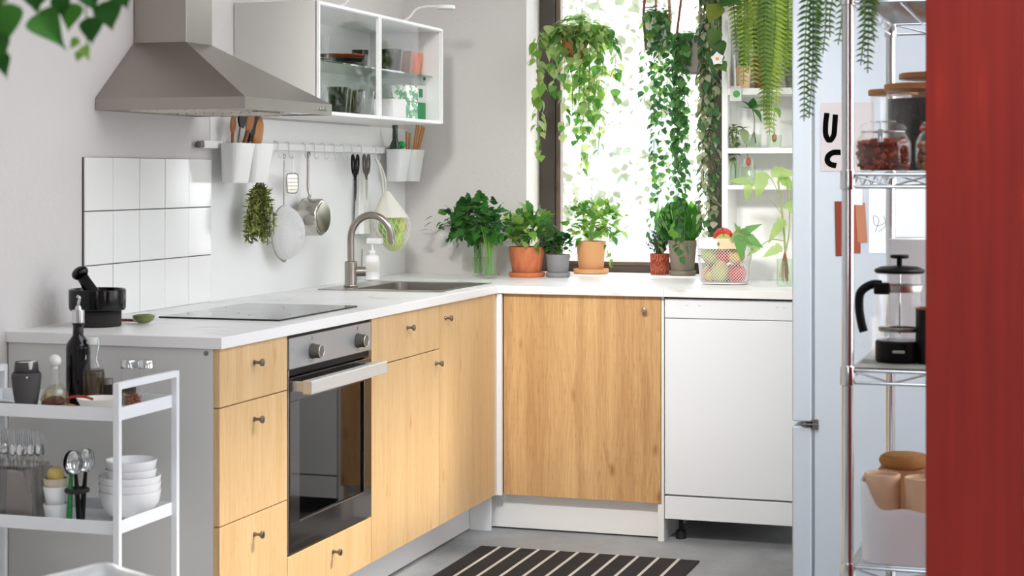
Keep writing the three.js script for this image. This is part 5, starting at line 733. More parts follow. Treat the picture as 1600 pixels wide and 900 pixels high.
  part(p, 'pot', cup(0.04, 0.05, 0.09, 0.004, x, 2.05, z, 26), M.potBrown); part(p, 'soil', new THREE.CylinderGeometry(0.045, 0.045, 0.004, 18).translate(x, 2.13, z), M.soil); part(p, 'cord', [0, 1, 2].map((k) => bar([x + 0.049 * Math.cos(k * 2.1), 2.138, z + 0.049 * Math.sin(k * 2.1)], [x, 2.5, z], 0.0011, 5)).concat([bar([x, 2.498, z], [x, YC - 0.001, z], 0.0015, 6)]), M.string);
  for (const [dx, dz, yb] of [[-0.01, 0.06, 1.0], [0.012, 0.058, 0.98], [0.028, 0.052, 1.12], [0.0, 0.07, 1.3], [-0.03, 0.05, 1.42], [0.035, 0.045, 1.02], [0.02, 0.065, 1.5], [0.04, 0.03, 1.25], [0.005, 0.06, 1.15], [-0.02, 0.055, 1.2]]) vine(p, [[x + dx * 0.4, 2.13, z + dz * 0.4], [x + dx * 0.9, 2.155, z + dz * 0.95], [x + dx, 2.08, z + dz], [x + dx + rr(-0.012, 0.012), (2.08 + yb) / 2, z + dz], [x + dx + rr(-0.015, 0.015), yb, z + dz]], 'ovate', [...L.varieg, L.ivy[2]], 0.016, 0.036, M.stemBrown, { taper: 0.1, r: 0.001 });
  vine(p, [[x + 0.02, 1.10, z + 0.055], [x + 0.05, 1.06, z + 0.07], [x + 0.075, 1.02, z + 0.08], [x + 0.09, 1.0, z + 0.09]], 'ovate', L.varieg, 0.016, 0.036, M.stemBrown, { fall: -0.1 });
}
for (const p of scene.children) if (p.rest) for (const [m, list] of p.rest) part(p, 'foliage', list, m).userData.kind = 'stuff';
// ---------------------------------------------------------------- white plant shelf right of the window
const frondGeo = (pts, size, step, kind = 'lance', lean = 0.35) => { const c = curve(pts), n = Math.round(c.getLength() / step), out = []; for (let i = 1; i < n; i++) { const t = i / n, p = c.getPointAt(t), tan = c.getTangentAt(t), side = tan.clone().cross(V(0, 0, 1)).normalize(); for (const s of [-1, 1]) out.push(leafAt(kind, p, side.clone().multiplyScalar(s).add(tan.clone().multiplyScalar(lean)).add(V(0, 0, rr(-0.15, 0.35))), size * (1 - 0.55 * Math.pow(t, 3)) * rr(0.85, 1.1), V(0, 0.2, 1))); } return { rachis: new THREE.TubeGeometry(c, 18, 0.0014, 5, false), leaflets: out }; };
function frond(plant, pts, size, step, m, lean) { const f = frondGeo(pts, size, step, 'leaflet', lean), s = part(plant, 'frond', f.rachis, M.stem); part(s, 'leaflets', f.leaflets, m).userData.kind = 'stuff'; return s; }
{
  const s = thing('plant_shelf', 'white open shelf unit of potted plants on the worktop right of the window', 'shelf', [1.62, WT, -2.76]), x0 = 1.38, x1 = 1.86, zb = ZB + 0.001, zf = -2.66, sh = mat(0xf4f3ef, 0.5);
  part(s, 'side_panel', B(x0, x0 + 0.022, WT + 0.0005, 2.3, zb, zf, 0.001), sh); part(s, 'side_panel', B(x1 - 0.022, x1, WT + 0.0005, 2.3, zb, zf, 0.001), sh);
  part(s, 'back_panel', B(x0 + 0.022, x1 - 0.022, WT + 0.0005, 2.3, zb, zb + 0.006), sh); part(s, 'top_panel', B(x0 + 0.022, x1 - 0.022, 2.28, 2.3, zb + 0.006, zf), sh);
  for (const [a, b] of [[1.629, 1.654], [1.406, 1.426], [1.268, 1.285]]) part(s, 'shelf_board', B(x0 + 0.0225, x1 - 0.0225, a, b, zb + 0.0065, zf - 0.001, 0.001), sh);
  const potPlant = (name, label, x, y, z, r, h, m, f) => { const p = thing(name, label, 'plant', [x, y, z]); pot(p, r * 0.8, r, h, x, y, z, m, 0, 0.002); f(p, x, y + h, z); };
  potPlant('potted_cactus', 'flat-padded green cactus in the pale terracotta pot on the top plant shelf board', 1.452, 1.6545, -2.72, 0.030, 0.088, M.kraft, (p, x, y, z) => { part(p, 'pad', ball(0.025, x + 0.002, y + 0.035, z, 0.85, 1.9, 0.4), mat(0x47803f, 0.6)); part(p, 'pad', ball(0.027, x + 0.006, y + 0.118, z, 0.85, 1.9, 0.4), mat(0x4f8a48, 0.6)); });
  potPlant('potted_fern', 'leafy plant in a dark red terracotta pot on the top plant shelf board', 1.525, 1.6545, -2.77, 0.045, 0.125, mat(0x8a4a38, 0.85), (p, x, y, z) => { for (let k = 0; k < 10; k++) { const a = k * 0.63; frond(p, [[x, y - 0.01, z], [x + Math.cos(a) * 0.04, y + 0.09, z + 0.02], [x + Math.cos(a) * 0.09, y + 0.14, z + 0.03 + Math.abs(Math.sin(a)) * 0.03]], 0.03, 0.008, L.ferndark[k % 3], 0.4); } });
  potPlant('potted_fern', 'feathery plant in a small grey pot, right end of the top plant shelf board', 1.645, 1.6545, -2.74, 0.040, 0.075, M.potGrey, (p, x, y, z) => { for (let k = 0; k < 9; k++) { const a = k * 0.7; frond(p, [[x, y - 0.01, z], [x + Math.cos(a) * 0.05, y + 0.13, z + 0.02], [x + Math.cos(a) * 0.09, y + 0.20, z + 0.03 + Math.abs(Math.sin(a)) * 0.03]], 0.032, 0.008, L.fern[k % 3], 0.4); } });
  // fern hung from the ceiling in front of the shelf
  const fx = 1.56, fz = -2.56, p = thing('hanging_fern', 'hanging fern with long dense yellow-green fronds in front of the white plant shelf', 'plant', [fx, 2.06, fz]);
  part(p, 'pot', cup(0.06, 0.085, 0.11, 0.005, fx, 2.06, fz, 30), M.terra); part(p, 'soil', new THREE.CylinderGeometry(0.078, 0.078, 0.004, 20).translate(fx, 2.155, fz), M.soil); part(p, 'cord', [0, 1, 2].map((k) => bar([fx + 0.083 * Math.cos(k * 2.1), 2.168, fz + 0.083 * Math.sin(k * 2.1)], [fx, 2.5, fz], 0.0013, 5)).concat([bar([fx, 2.498, fz], [fx, YC - 0.001, fz], 0.0018, 6)]), M.string);
  const fr = [[0.035, 0.10, 1.47, 0.036], [0.045, 0.085, 1.50, 0.036], [0.02, 0.095, 1.55, 0.036], [0.06, 0.08, 1.58, 0.034], [0.03, 0.11, 1.52, 0.036], [0.05, 0.1, 1.62, 0.034], [-0.03, 0.09, 1.655, 0.034], [-0.045, 0.085, 1.70, 0.032], [-0.06, 0.08, 1.66, 0.03], [-0.085, 0.07, 1.77, 0.03], [-0.10, 0.06, 1.83, 0.03], [-0.11, 0.05, 1.80, 0.028], [0.085, 0.07, 1.68, 0.034], [0.10, 0.06, 1.72, 0.032], [0.115, 0.05, 1.64, 0.032], [0.0, 0.1, 1.84, 0.034], [-0.02, 0.095, 1.88, 0.032], [0.07, 0.08, 1.85, 0.034], [-0.07, -0.04, 1.80, 0.03], [0.09, -0.03, 1.75, 0.03]];
  fr.forEach(([dx, dz, yb, sz], i) => frond(p, [[fx + dx * 0.3, 2.155, fz + dz * 0.3], [fx + dx * 0.8, 2.20, fz + dz * 0.8], [fx + dx * 1.02, 2.10, fz + dz], [fx + dx + rr(-0.01, 0.01), (2.1 + yb) / 2, fz + dz + rr(-0.01, 0.01)], [fx + dx * 0.95 + rr(-0.012, 0.012), yb, fz + dz]], sz * 1.3, 0.0165, [...L.fern, L.fern[0], L.ferndark[2]][i % 5], 0.45));
  // flowering climber
  const q = thing('flowering_plant', 'big dark heart-shaped leaves with one white flower hanging in front of the white shelf upright', 'plant', [1.40, 2.05, -2.50]);
  part(q, 'pot', cup(0.038, 0.05, 0.085, 0.004, 1.40, 2.05, -2.50, 24), M.whiteMatt); part(q, 'soil', new THREE.CylinderGeometry(0.044, 0.044, 0.004, 18).translate(1.40, 2.12, -2.50), M.soil); part(q, 'cord', [0, 1, 2].map((k) => bar([1.40 + 0.048 * Math.cos(k * 2.1), 2.133, -2.50 + 0.048 * Math.sin(k * 2.1)], [1.40, 2.5, -2.50], 0.0011, 5)).concat([bar([1.40, 2.498, -2.50], [1.40, YC - 0.001, -2.50], 0.0015, 6)]), M.string);
  part(q, 'stem', [tube([[1.40, 2.12, -2.49], [1.395, 2.15, -2.455], [1.405, 2.05, -2.44], [1.41, 1.9, -2.44], [1.412, 1.73, -2.44]], 0.0018, 24, 5)], M.stem);
  const hl = [leafM(0x4d6b2a, 0.3), leafM(0x6f7f2c, 0.35), leafM(0x355a26, 0.3)];
  for (const [dx, y, ux, uy, sz, m] of [[0.0, 1.955, -0.35, -0.8, 0.085, 1], [0.0, 1.86, -0.4, -0.7, 0.08, 0], [0.0, 1.82, 0.2, -1, 0.075, 2], [-0.005, 1.78, -0.2, -0.9, 0.08, 2], [0.0, 2.03, -0.7, -0.4, 0.085, 1], [0.005, 1.74, 0.6, -0.7, 0.05, 0], [0.0, 2.0, 0.7, 0.1, 0.08, 0], [0.012, 1.98, 0.9, -0.2, 0.085, 2]]) leaf(q, 'heart', [hl[m]], V(1.41 + dx, y, -2.435), V(ux, uy, 0.35), sz, V(ux * 0.2, 0.4, 1));
  const fl = part(q, 'flower', ball(0.006, 1.413, 1.752, -2.405, 1, 1, 0.8, 10), mat(0xd98a2a, 0.6), 'white flower with an orange centre'); for (let k = 0; k < 5; k++) { const a = k / 5 * 2 * PI + 0.4; part(fl, 'petal', leafAt('round', V(1.413, 1.752, -2.408), V(Math.cos(a), Math.sin(a), 0.25), 0.026, V(0, 0, 1)), leafM(0xf7f6f2, 0.3)); }
  const tg = thing('plant_tag', 'white plant tag with a green dot, in front of the top plant shelf board', 'tag', [1.436, 1.60, -2.64]);
  part(tg, 'stick', bar([1.43, 1.78, -2.645], [1.435, 1.655, -2.642], 0.0045, 8), M.white); part(tg, 'card', [B(1.416, 1.459, 1.604, 1.662, -2.6415, -2.6385, 0.001)], M.paper); part(tg, 'dot', new THREE.CylinderGeometry(0.0135, 0.0135, 0.002, 20).rotateX(PI / 2).translate(1.441, 1.632, -2.6378), mat(0x3f9a3a, 0.5));
  // cuttings in glass
  const cut = (label, x, y, z, r, h, f) => { const g = thing('cutting_glass', label, 'glass', [x, y, z]); part(g, 'glass_body', lathe([[0, 0], [r, 0], [r, h], [r - 0.002, h], [r - 0.002, 0.004], [0, 0.004]], x, y, z, 22), M.glass); part(g, 'water', lathe([[0, 0.0045], [r - 0.0025, 0.0045], [r - 0.0025, h * 0.7], [0, h * 0.7]], x, y, z, 20), M.water); f(g); };
  const bulb = (g, x, y, z, m) => part(g, 'bulb', ball(0.011, x, y, z, 0.85, 1.5, 0.85, 12), m); const orange = mat(0xc0683a, 0.5);
  cut('glass with an orange bulb and a thin stem on the middle plant shelf board', 1.575, 1.4265, -2.70, 0.030, 0.07, (g) => { bulb(g, 1.575, 1.465, -2.70, orange); part(g, 'stem', tube([[1.575, 1.48, -2.70], [1.572, 1.53, -2.70], [1.578, 1.58, -2.70]], 0.0014, 10), M.stem); leaf(g, 'ovate', L.light, V(1.578, 1.58, -2.70), V(0.5, -0.4, 0.4), 0.045); leaf(g, 'ovate', L.light, V(1.576, 1.57, -2.70), V(-0.6, 0.3, 0.4), 0.04); });
  cut('glass of water with a rooted brown cutting on the middle plant shelf board', 1.497, 1.4265, -2.70, 0.030, 0.075, (g) => { const rt = []; for (let k = 0; k < 16; k++) { const a = rr(0, 2 * PI), w = rr(0.006, 0.024); rt.push(tube([[1.497, 1.492, -2.70], [1.497 + w * 0.5 * Math.cos(a), 1.47, -2.70 + w * 0.5 * Math.sin(a)], [1.497 + w * Math.cos(a), rr(1.432, 1.45), -2.70 + w * Math.sin(a)]], 0.0007, 8, 4)); } part(g, 'roots', rt, M.stemBrown).userData.kind = 'stuff'; part(g, 'stem', tube([[1.497, 1.49, -2.70], [1.498, 1.54, -2.70], [1.49, 1.585, -2.69]], 0.0018, 10), M.stemBrown); for (const [a, b, c] of [[-0.8, 0.2, 0.06], [0.8, 0.4, 0.06], [0.1, 0.9, 0.05], [-0.5, 0.7, 0.055], [0.6, -0.3, 0.06]]) leaf(g, 'ovate', L.mid, V(1.492, 1.575, -2.69), V(a, b, 0.3), c); });
  cut('wide glass with an orange bulb and long stem on the lowest plant shelf board', 1.475, 1.2855, -2.70, 0.031, 0.10, (g) => { bulb(g, 1.475, 1.375, -2.70, mat(0xb8562f, 0.5)); part(g, 'stem', tube([[1.475, 1.39, -2.69], [1.473, 1.44, -2.665], [1.466, 1.50, -2.64]], 0.0014, 10), M.stem); for (const [a, b, c] of [[-0.7, -0.5, 0.05], [0.3, -1, 0.06], [-0.9, 0.4, 0.05], [0.8, 0.3, 0.04]]) leaf(g, 'ovate', L.varieg, V(1.466, 1.50, -2.64), V(a, b, 0.3), c); });
  cut('narrow glass with green sprigs at the left end of the lowest plant shelf board', 1.424, 1.2855, -2.71, 0.018, 0.12, (g) => { for (let k = 0; k < 5; k++) { const dx = rr(-0.01, 0.02); part(g, 'stem', tube([[1.424, 1.295, -2.71], [1.424 + dx, 1.42, -2.70], [1.424 + dx * 2.2, 1.5, -2.68]], 0.0012, 10), M.stem); for (let i = 0; i < 7; i++) leaf(g, 'ovate', [...L.varieg, L.mid[0]], V(1.424 + dx * (1 + i * 0.15), 1.39 + i * 0.02, -2.70), V(rr(-1, 1), rr(-0.6, 0.5), 0.4), 0.034); } });
  const sd = thing('seedling_vase', 'tall pale green seedling with brown roots in a clear glass near the fridge', 'plant', [1.648, WT, -2.50]);
  part(sd, 'vase', lathe([[0, 0], [0.034, 0], [0.034, 0.16], [0.032, 0.16], [0.032, 0.005], [0, 0.005]], 1.648, WT, -2.50, 28), M.glass); part(sd, 'water', lathe([[0, 0.006], [0.0315, 0.006], [0.0315, 0.10], [0, 0.10]], 1.648, WT, -2.50, 24), M.water);
  const rt = []; for (let k = 0; k < 22; k++) { const a = rr(0, 2 * PI), w = rr(0.004, 0.02); rt.push(tube([[1.648, 1.045, -2.50], [1.648 + w * 0.6 * Math.cos(a), 1.0, -2.50 + w * 0.6 * Math.sin(a)], [1.648 + w * Math.cos(a), rr(0.925, 0.96), -2.50 + w * Math.sin(a)]], 0.0012, 8, 4)); } part(sd, 'roots', rt, M.root).userData.kind = 'stuff';
  part(sd, 'stem', [tube([[1.648, 1.04, -2.50], [1.643, 1.12, -2.50], [1.632, 1.22, -2.50], [1.622, 1.30, -2.50]], 0.0038, 14), tube([[1.65, 1.04, -2.50], [1.665, 1.12, -2.49], [1.662, 1.25, -2.49], [1.65, 1.32, -2.49]], 0.003, 14), tube([[1.646, 1.08, -2.50], [1.60, 1.085, -2.48], [1.56, 1.06, -2.46]], 0.0018, 12), tube([[1.627, 1.25, -2.5], [1.59, 1.32, -2.48], [1.55, 1.33, -2.47]], 0.0016, 12), tube([[1.636, 1.18, -2.5], [1.58, 1.25, -2.48], [1.515, 1.30, -2.46]], 0.0014, 12)], M.stemPale);
  for (const [px, py, ux, uy, sz] of [[1.575, 1.335, -0.25, -0.95, 0.11], [1.60, 1.335, 0.9, -0.05, 0.10], [1.63, 1.32, 0.7, -0.5, 0.09], [1.52, 1.30, -0.1, -0.9, 0.08], [1.515, 1.30, -0.9, 0.15, 0.07], [1.65, 1.16, -0.5, -0.6, 0.10], [1.655, 1.22, 0.5, -0.3, 0.10], [1.64, 1.06, -0.7, -0.35, 0.08], [1.56, 1.06, -0.9, -0.5, 0.06]]) leaf(sd, 'arrow', [leafM(0xbcd888, 0.55), leafM(0xa5c86c, 0.55)], V(px, py, -2.475), V(ux, uy, 0.3), sz, V(0, 0.4, 1));
}
// ---------------------------------------------------------------- fridge and what is stuck on it
{
  const zf = -1.45, zr = -2.05, x0 = 1.836, xd = 1.896, x1 = 2.47, f = thing('fridge', 'tall white fridge-freezer seen from its side, with the doors on the left', 'fridge', [2.15, 0, -1.75]);
  part(f, 'body', B(xd + 0.008, x1, 0.03, 1.9, zr, zf, 0.004), M.fridge);
  part(f, 'seal', [B(xd, xd + 0.008, 0.08, 0.548, zr + 0.01, zf - 0.006), B(xd, xd + 0.008, 0.562, 1.89, zr + 0.01, zf - 0.006)], mat(0x8f959a, 0.7));
  part(f, 'door', B(x0, xd, 0.562, 1.9, zr, zf, 0.006), M.fridge); part(f, 'door', B(x0, xd, 0.07, 0.548, zr, zf, 0.006), M.fridge);
  part(f, 'hinge', [B(xd - 0.032, xd + 0.020, 0.5535, 0.5585, zf - 0.03, zf + 0.012, 0.001), B(xd + 0.004, xd + 0.022, 0.540, 0.572, zf - 0.001, zf + 0.010, 0.001), cyl(0.005, 0.005, 0.018, xd - 0.022, 0.546, zf - 0.004, 10)], M.steelDark);
  for (const a of [xd + 0.05, x1 - 0.05]) for (const c of [zf - 0.05, zr + 0.05]) part(f, 'foot', cyl(0.02, 0.02, 0.03, a, 0, c, 14), M.rubber);
  const z = zf + 0.0006;
  const po = thing('poster', 'pale pink poster with thick black brush letters stuck on the fridge side behind the rack', 'poster', [2.0, 1.43, z]);
  part(po, 'sheet', B(1.925, 2.085, 1.335, 1.545, z, z + 0.0008), M.paperPink);
  const ink = phys(0x050505, 1, { specularIntensity: 0.1 }), stroke = (pts, r) => { const g = tube(pts.map(([a, b]) => [a, b, 0]), r, 40, 8); g.scale(1, 1, 0.02).translate(0, 0, z + 0.0012); return g; };
  part(po, 'letter', [stroke([[1.9435, 1.514], [1.9395, 1.48], [1.9405, 1.445], [1.951, 1.429], [1.963, 1.443], [1.967, 1.475], [1.969, 1.509]], 0.0082)], ink);
  part(po, 'letter', [stroke([[1.985, 1.393], [1.962, 1.392], [1.947, 1.381], [1.945, 1.366], [1.955, 1.356], [1.972, 1.352]], 0.0085)], ink);
  const card = (name, label, x0, x1, y0, y1, m, rz, dz) => { const o = solo(name, label, 'card', B(-(x1 - x0) / 2, (x1 - x0) / 2, -(y1 - y0) / 2, (y1 - y0) / 2, 0, 0.0006), m); o.position.set((x0 + x1) / 2, (y0 + y1) / 2, z + dz); o.rotation.z = rz; return o; };
  card('paper_card', 'dark brick-red paper card at the left of the cards on the fridge side', 1.968, 2.012, 1.075, 1.243, M.cardRed, 0.02, 0.0002); card('paper_card', 'orange-red paper card in the middle of the cards on the fridge side', 2.003, 2.045, 1.085, 1.235, M.cardOrange, 0.0, 0.0012); card('paper_card', 'pale terracotta paper card right of the orange-red one on the fridge side', 2.033, 2.062, 1.118, 1.238, M.cardPale, 0.06, 0.0022);
  card('paper_note', 'white paper note above the coloured cards on the fridge side', 2.003, 2.052, 1.232, 1.292, M.paper, -0.03, 0.0032); card('paper_note', 'white sheet with a fine line drawing behind the rack on the fridge side', 2.07, 2.26, 1.085, 1.30, mat(0xe4e6e8, 0.9), 0, 0.0002);
  const dr = solo('line_drawing', 'fine grey line drawing on the white sheet on the fridge side', 'drawing', [tube([[2.09, 1.15, 0], [2.10, 1.19, 0], [2.085, 1.20, 0], [2.09, 1.17, 0], [2.12, 1.18, 0], [2.135, 1.24, 0]], 0.0006, 40, 4), tube([[2.10, 1.15, 0], [2.12, 1.17, 0], [2.115, 1.20, 0]], 0.0006, 20, 4)], mat(0x77797c, 0.8)); dr.position.z = z + 0.0015;
}
// ---------------------------------------------------------------- chrome wire rack and its load
const RX0 = 2.216, RX1 = 2.552, RZ0 = 0.247, RZ1 = -0.645, SH = [1.328, 0.916, 0.502, 1.716];
{
  const r = thing('wire_rack', 'chrome wire shelving rack standing between the fridge and the red cabinet', 'rack', [2.384, 0, -0.2]);
  for (const x of [RX0, RX1]) for (const z of [RZ0, RZ1]) { const p = part(r, 'post', cyl(0.0125, 0.0125, 1.76, x, 0.02, z, 20), M.chrome); part(p, 'foot', cyl(0.018, 0.012, 0.02, x, 0, z, 14), M.rubber); for (const y of SH) part(p, 'collar', lathe([[0.0128, -0.036], [0.0165, -0.034], [0.0155, 0.004], [0.0128, 0.006]], x, y, z, 20), M.chrome); }
  for (const y of SH) {
    const w = []; for (const z of [RZ0, RZ1]) for (const [yy, q] of [[y - 0.004, 0.0032], [y - 0.030, 0.0032]]) w.push(bar([RX0, yy, z], [RX1, yy, z], q, 8)); for (const x of [RX0, RX1]) for (const yy of [y - 0.004, y - 0.030]) w.push(bar([x, yy, RZ0], [x, yy, RZ1], 0.0032, 8));
    for (const z of [RZ0, RZ1]) { const n = 2, pts = []; for (let i = 0; i <= n * 2; i++) pts.push([RX0 + 0.014 + (RX1 - RX0 - 0.028) * i / (n * 2), i % 2 ? y - 0.028 : y - 0.006, z]); for (let i = 0; i < pts.length - 1; i++) w.push(bar(pts[i], pts[i + 1], 0.0024, 6)); }
    for (const x of [RX0, RX1]) { const n = 5, pts = []; for (let i = 0; i <= n * 2; i++) pts.push([x, i % 2 ? y - 0.028 : y - 0.006, RZ0 - 0.014 - (RZ0 - RZ1 - 0.028) * i / (n * 2)]); for (let i = 0; i < pts.length - 1; i++) w.push(bar(pts[i], pts[i + 1], 0.0024, 6)); }
    for (let i = 1; i < 46; i++) { const z = RZ0 + (RZ1 - RZ0) * i / 46; w.push(bar([RX0, y - 0.002, z], [RX1, y - 0.002, z], 0.0018, 5)); }
    for (const x of [2.30, 2.384, 2.468]) w.push(bar([x, y - 0.007, RZ0], [x, y - 0.007, RZ1], 0.003, 6));
    part(r, 'shelf', w, M.chrome);
  }
  for (const [y, m] of [[SH[1], mat(0x7d807a, 0.5)], [SH[3], mat(0xb9bcb6, 0.5)]]) part(r, 'shelf_liner', B(RX0 + 0.012, RX1 - 0.012, y + 0.0002, y + 0.002, RZ1 + 0.012, RZ0 - 0.012), m);
}
{
  const y = SH[0] + 0.0005;
  const nuts = (cx, cy, cz, rx, h, n, r, m, wob = 1) => { const a = []; for (let i = 0; i < n; i++) { const t = rr(0, 2 * PI), q = rx * Math.sqrt(rr(0.35, 1)); const g = ball(r, 0, 0, 0, 1.5, 0.75, 0.85, 7); g.rotateX(rr(-1, 1) * wob).rotateY(rr(0, 6)).rotateZ(rr(-1, 1) * wob); a.push(g.translate(cx + q * Math.cos(t), cy + rr(0, h), cz + q * Math.sin(t))); } return a; };
  const j1 = thing('clip_jar', 'round glass clip jar of red-brown nuts at the front of the eye-level rack shelf', 'jar', [2.268, y, 0.04]);
  const jarShape = (R, H, N) => [[0, 0], [R * 0.72, 0], [R * 0.9, R * 0.08], [R, R * 0.4], [R, H * 0.72], [R * 0.82, H * 0.93], [N, H * 0.97], [N, H], [N - 0.003, H], [N - 0.003, H * 0.96], [R * 0.79, H * 0.91], [R - 0.003, H * 0.70], [R - 0.003, R * 0.4], [R * 0.7, 0.004], [0, 0.004]];
  part(j1, 'glass_body', lathe(jarShape(0.061, 0.092, 0.048), 2.268, y, 0.04, 36), M.glass); part(j1, 'nut_fill', [lathe([[0, 0.006], [0.05, 0.006], [0.054, 0.03], [0.052, 0.06], [0, 0.062]], 2.268, y, 0.04, 24)], mat(0x5a2416, 0.8)); part(j1, 'nuts', nuts(2.268, y + 0.010, 0.04, 0.0525, 0.060, 340, 0.0066), mat(0x96442a, 0.55)).userData.kind = 'stuff';
  part(j1, 'lid', lathe([[0, 0.093], [0.05, 0.093], [0.052, 0.097], [0.048, 0.106], [0.04, 0.111], [0, 0.112]], 2.268, y, 0.04, 32), M.glass); part(j1, 'clip', [torus(0.0495, 0.0016, 2.268, y + 0.090, 0.04), bar([2.268, y + 0.112, 0.085], [2.268, y + 0.066, 0.104], 0.002), B(2.262, 2.274, y + 0.066, y + 0.095, 0.096, 0.1, 0.001), B(2.240, 2.296, y + 0.1115, y + 0.1145, 0.035, 0.045, 0.001)], M.chrome);
  const j2 = thing('clip_jar', 'glass clip jar of pale brown nuts with an orange seal, beside the red cabinet edge', 'jar', [2.392, y, 0.05]);
  part(j2, 'glass_body', lathe(jarShape(0.054, 0.092, 0.04), 2.392, y, 0.05, 36), M.glass); part(j2, 'nut_fill', lathe([[0, 0.006], [0.043, 0.006], [0.046, 0.03], [0.044, 0.055], [0, 0.058]], 2.392, y, 0.05, 24), mat(0x4a2c1a, 0.8)); part(j2, 'nuts', nuts(2.392, y + 0.010, 0.05, 0.045, 0.055, 110, 0.0085), mat(0x8d6038, 0.6)).userData.kind = 'stuff'; part(j2, 'seal', torus(0.041, 0.0045, 2.392, y + 0.096, 0.05), mat(0xc64a2c, 0.5)); part(j2, 'lid', lathe([[0, 0.099], [0.043, 0.099], [0.04, 0.11], [0, 0.112]], 2.392, y, 0.05, 28), M.glass);
  const big = (x, z, r, h, fillH, fill, lid, label, name) => { const j = thing(name, label, 'jar', [x, y, z]); part(j, 'glass_body', lathe([[0, 0], [r, 0], [r + 0.002, 0.004], [r + 0.002, h], [r, h], [r, 0.005], [0, 0.005]], x, y, z, 36), M.glass); part(j, 'contents', cyl(r - 0.002, r - 0.002, fillH, x, y + 0.0055, z, 30), fill); part(j, 'lid', lathe([[0, 0], [r + 0.006, 0], [r + 0.007, 0.002], [r + 0.007, 0.012], [r + 0.004, 0.0145], [0, 0.0145]], x, y + h + 0.0005, z, 36), lid); return j; };
  const beans = mat(0xffffff, 0.5, 0, { map: tex(256, 128, (u, v) => { const a = pn(u, v, 90, 40, 4), b = a > 0.82 ? 60 : 6 + 12 * a; return [b, b, b + 2]; }, 1, 1) }), grainT = mat(0xffffff, 0.8, 0, { map: tex(256, 128, (u, v) => { const a = pn(u, v, 110, 50, 6); return [120 + 70 * a, 96 + 62 * a, 80 + 58 * a]; }, 1, 1) });
  big(2.345, -0.17, 0.09, 0.19, 0.165, beans, M.bamboo, 'large glass jar of black beans with a bamboo lid behind the clip jar', 'storage_jar');
  big(2.255, -0.31, 0.052, 0.185, 0.05, mat(0x7a5a3a, 0.8), M.bamboo, 'slim glass jar with a bamboo lid at the left behind the bean jar', 'storage_jar');
  big(2.37, -0.42, 0.105, 0.228, 0.21, grainT, M.bamboo, 'tallest glass jar with a wide bamboo lid at the back of the eye-level rack shelf', 'storage_jar');
}
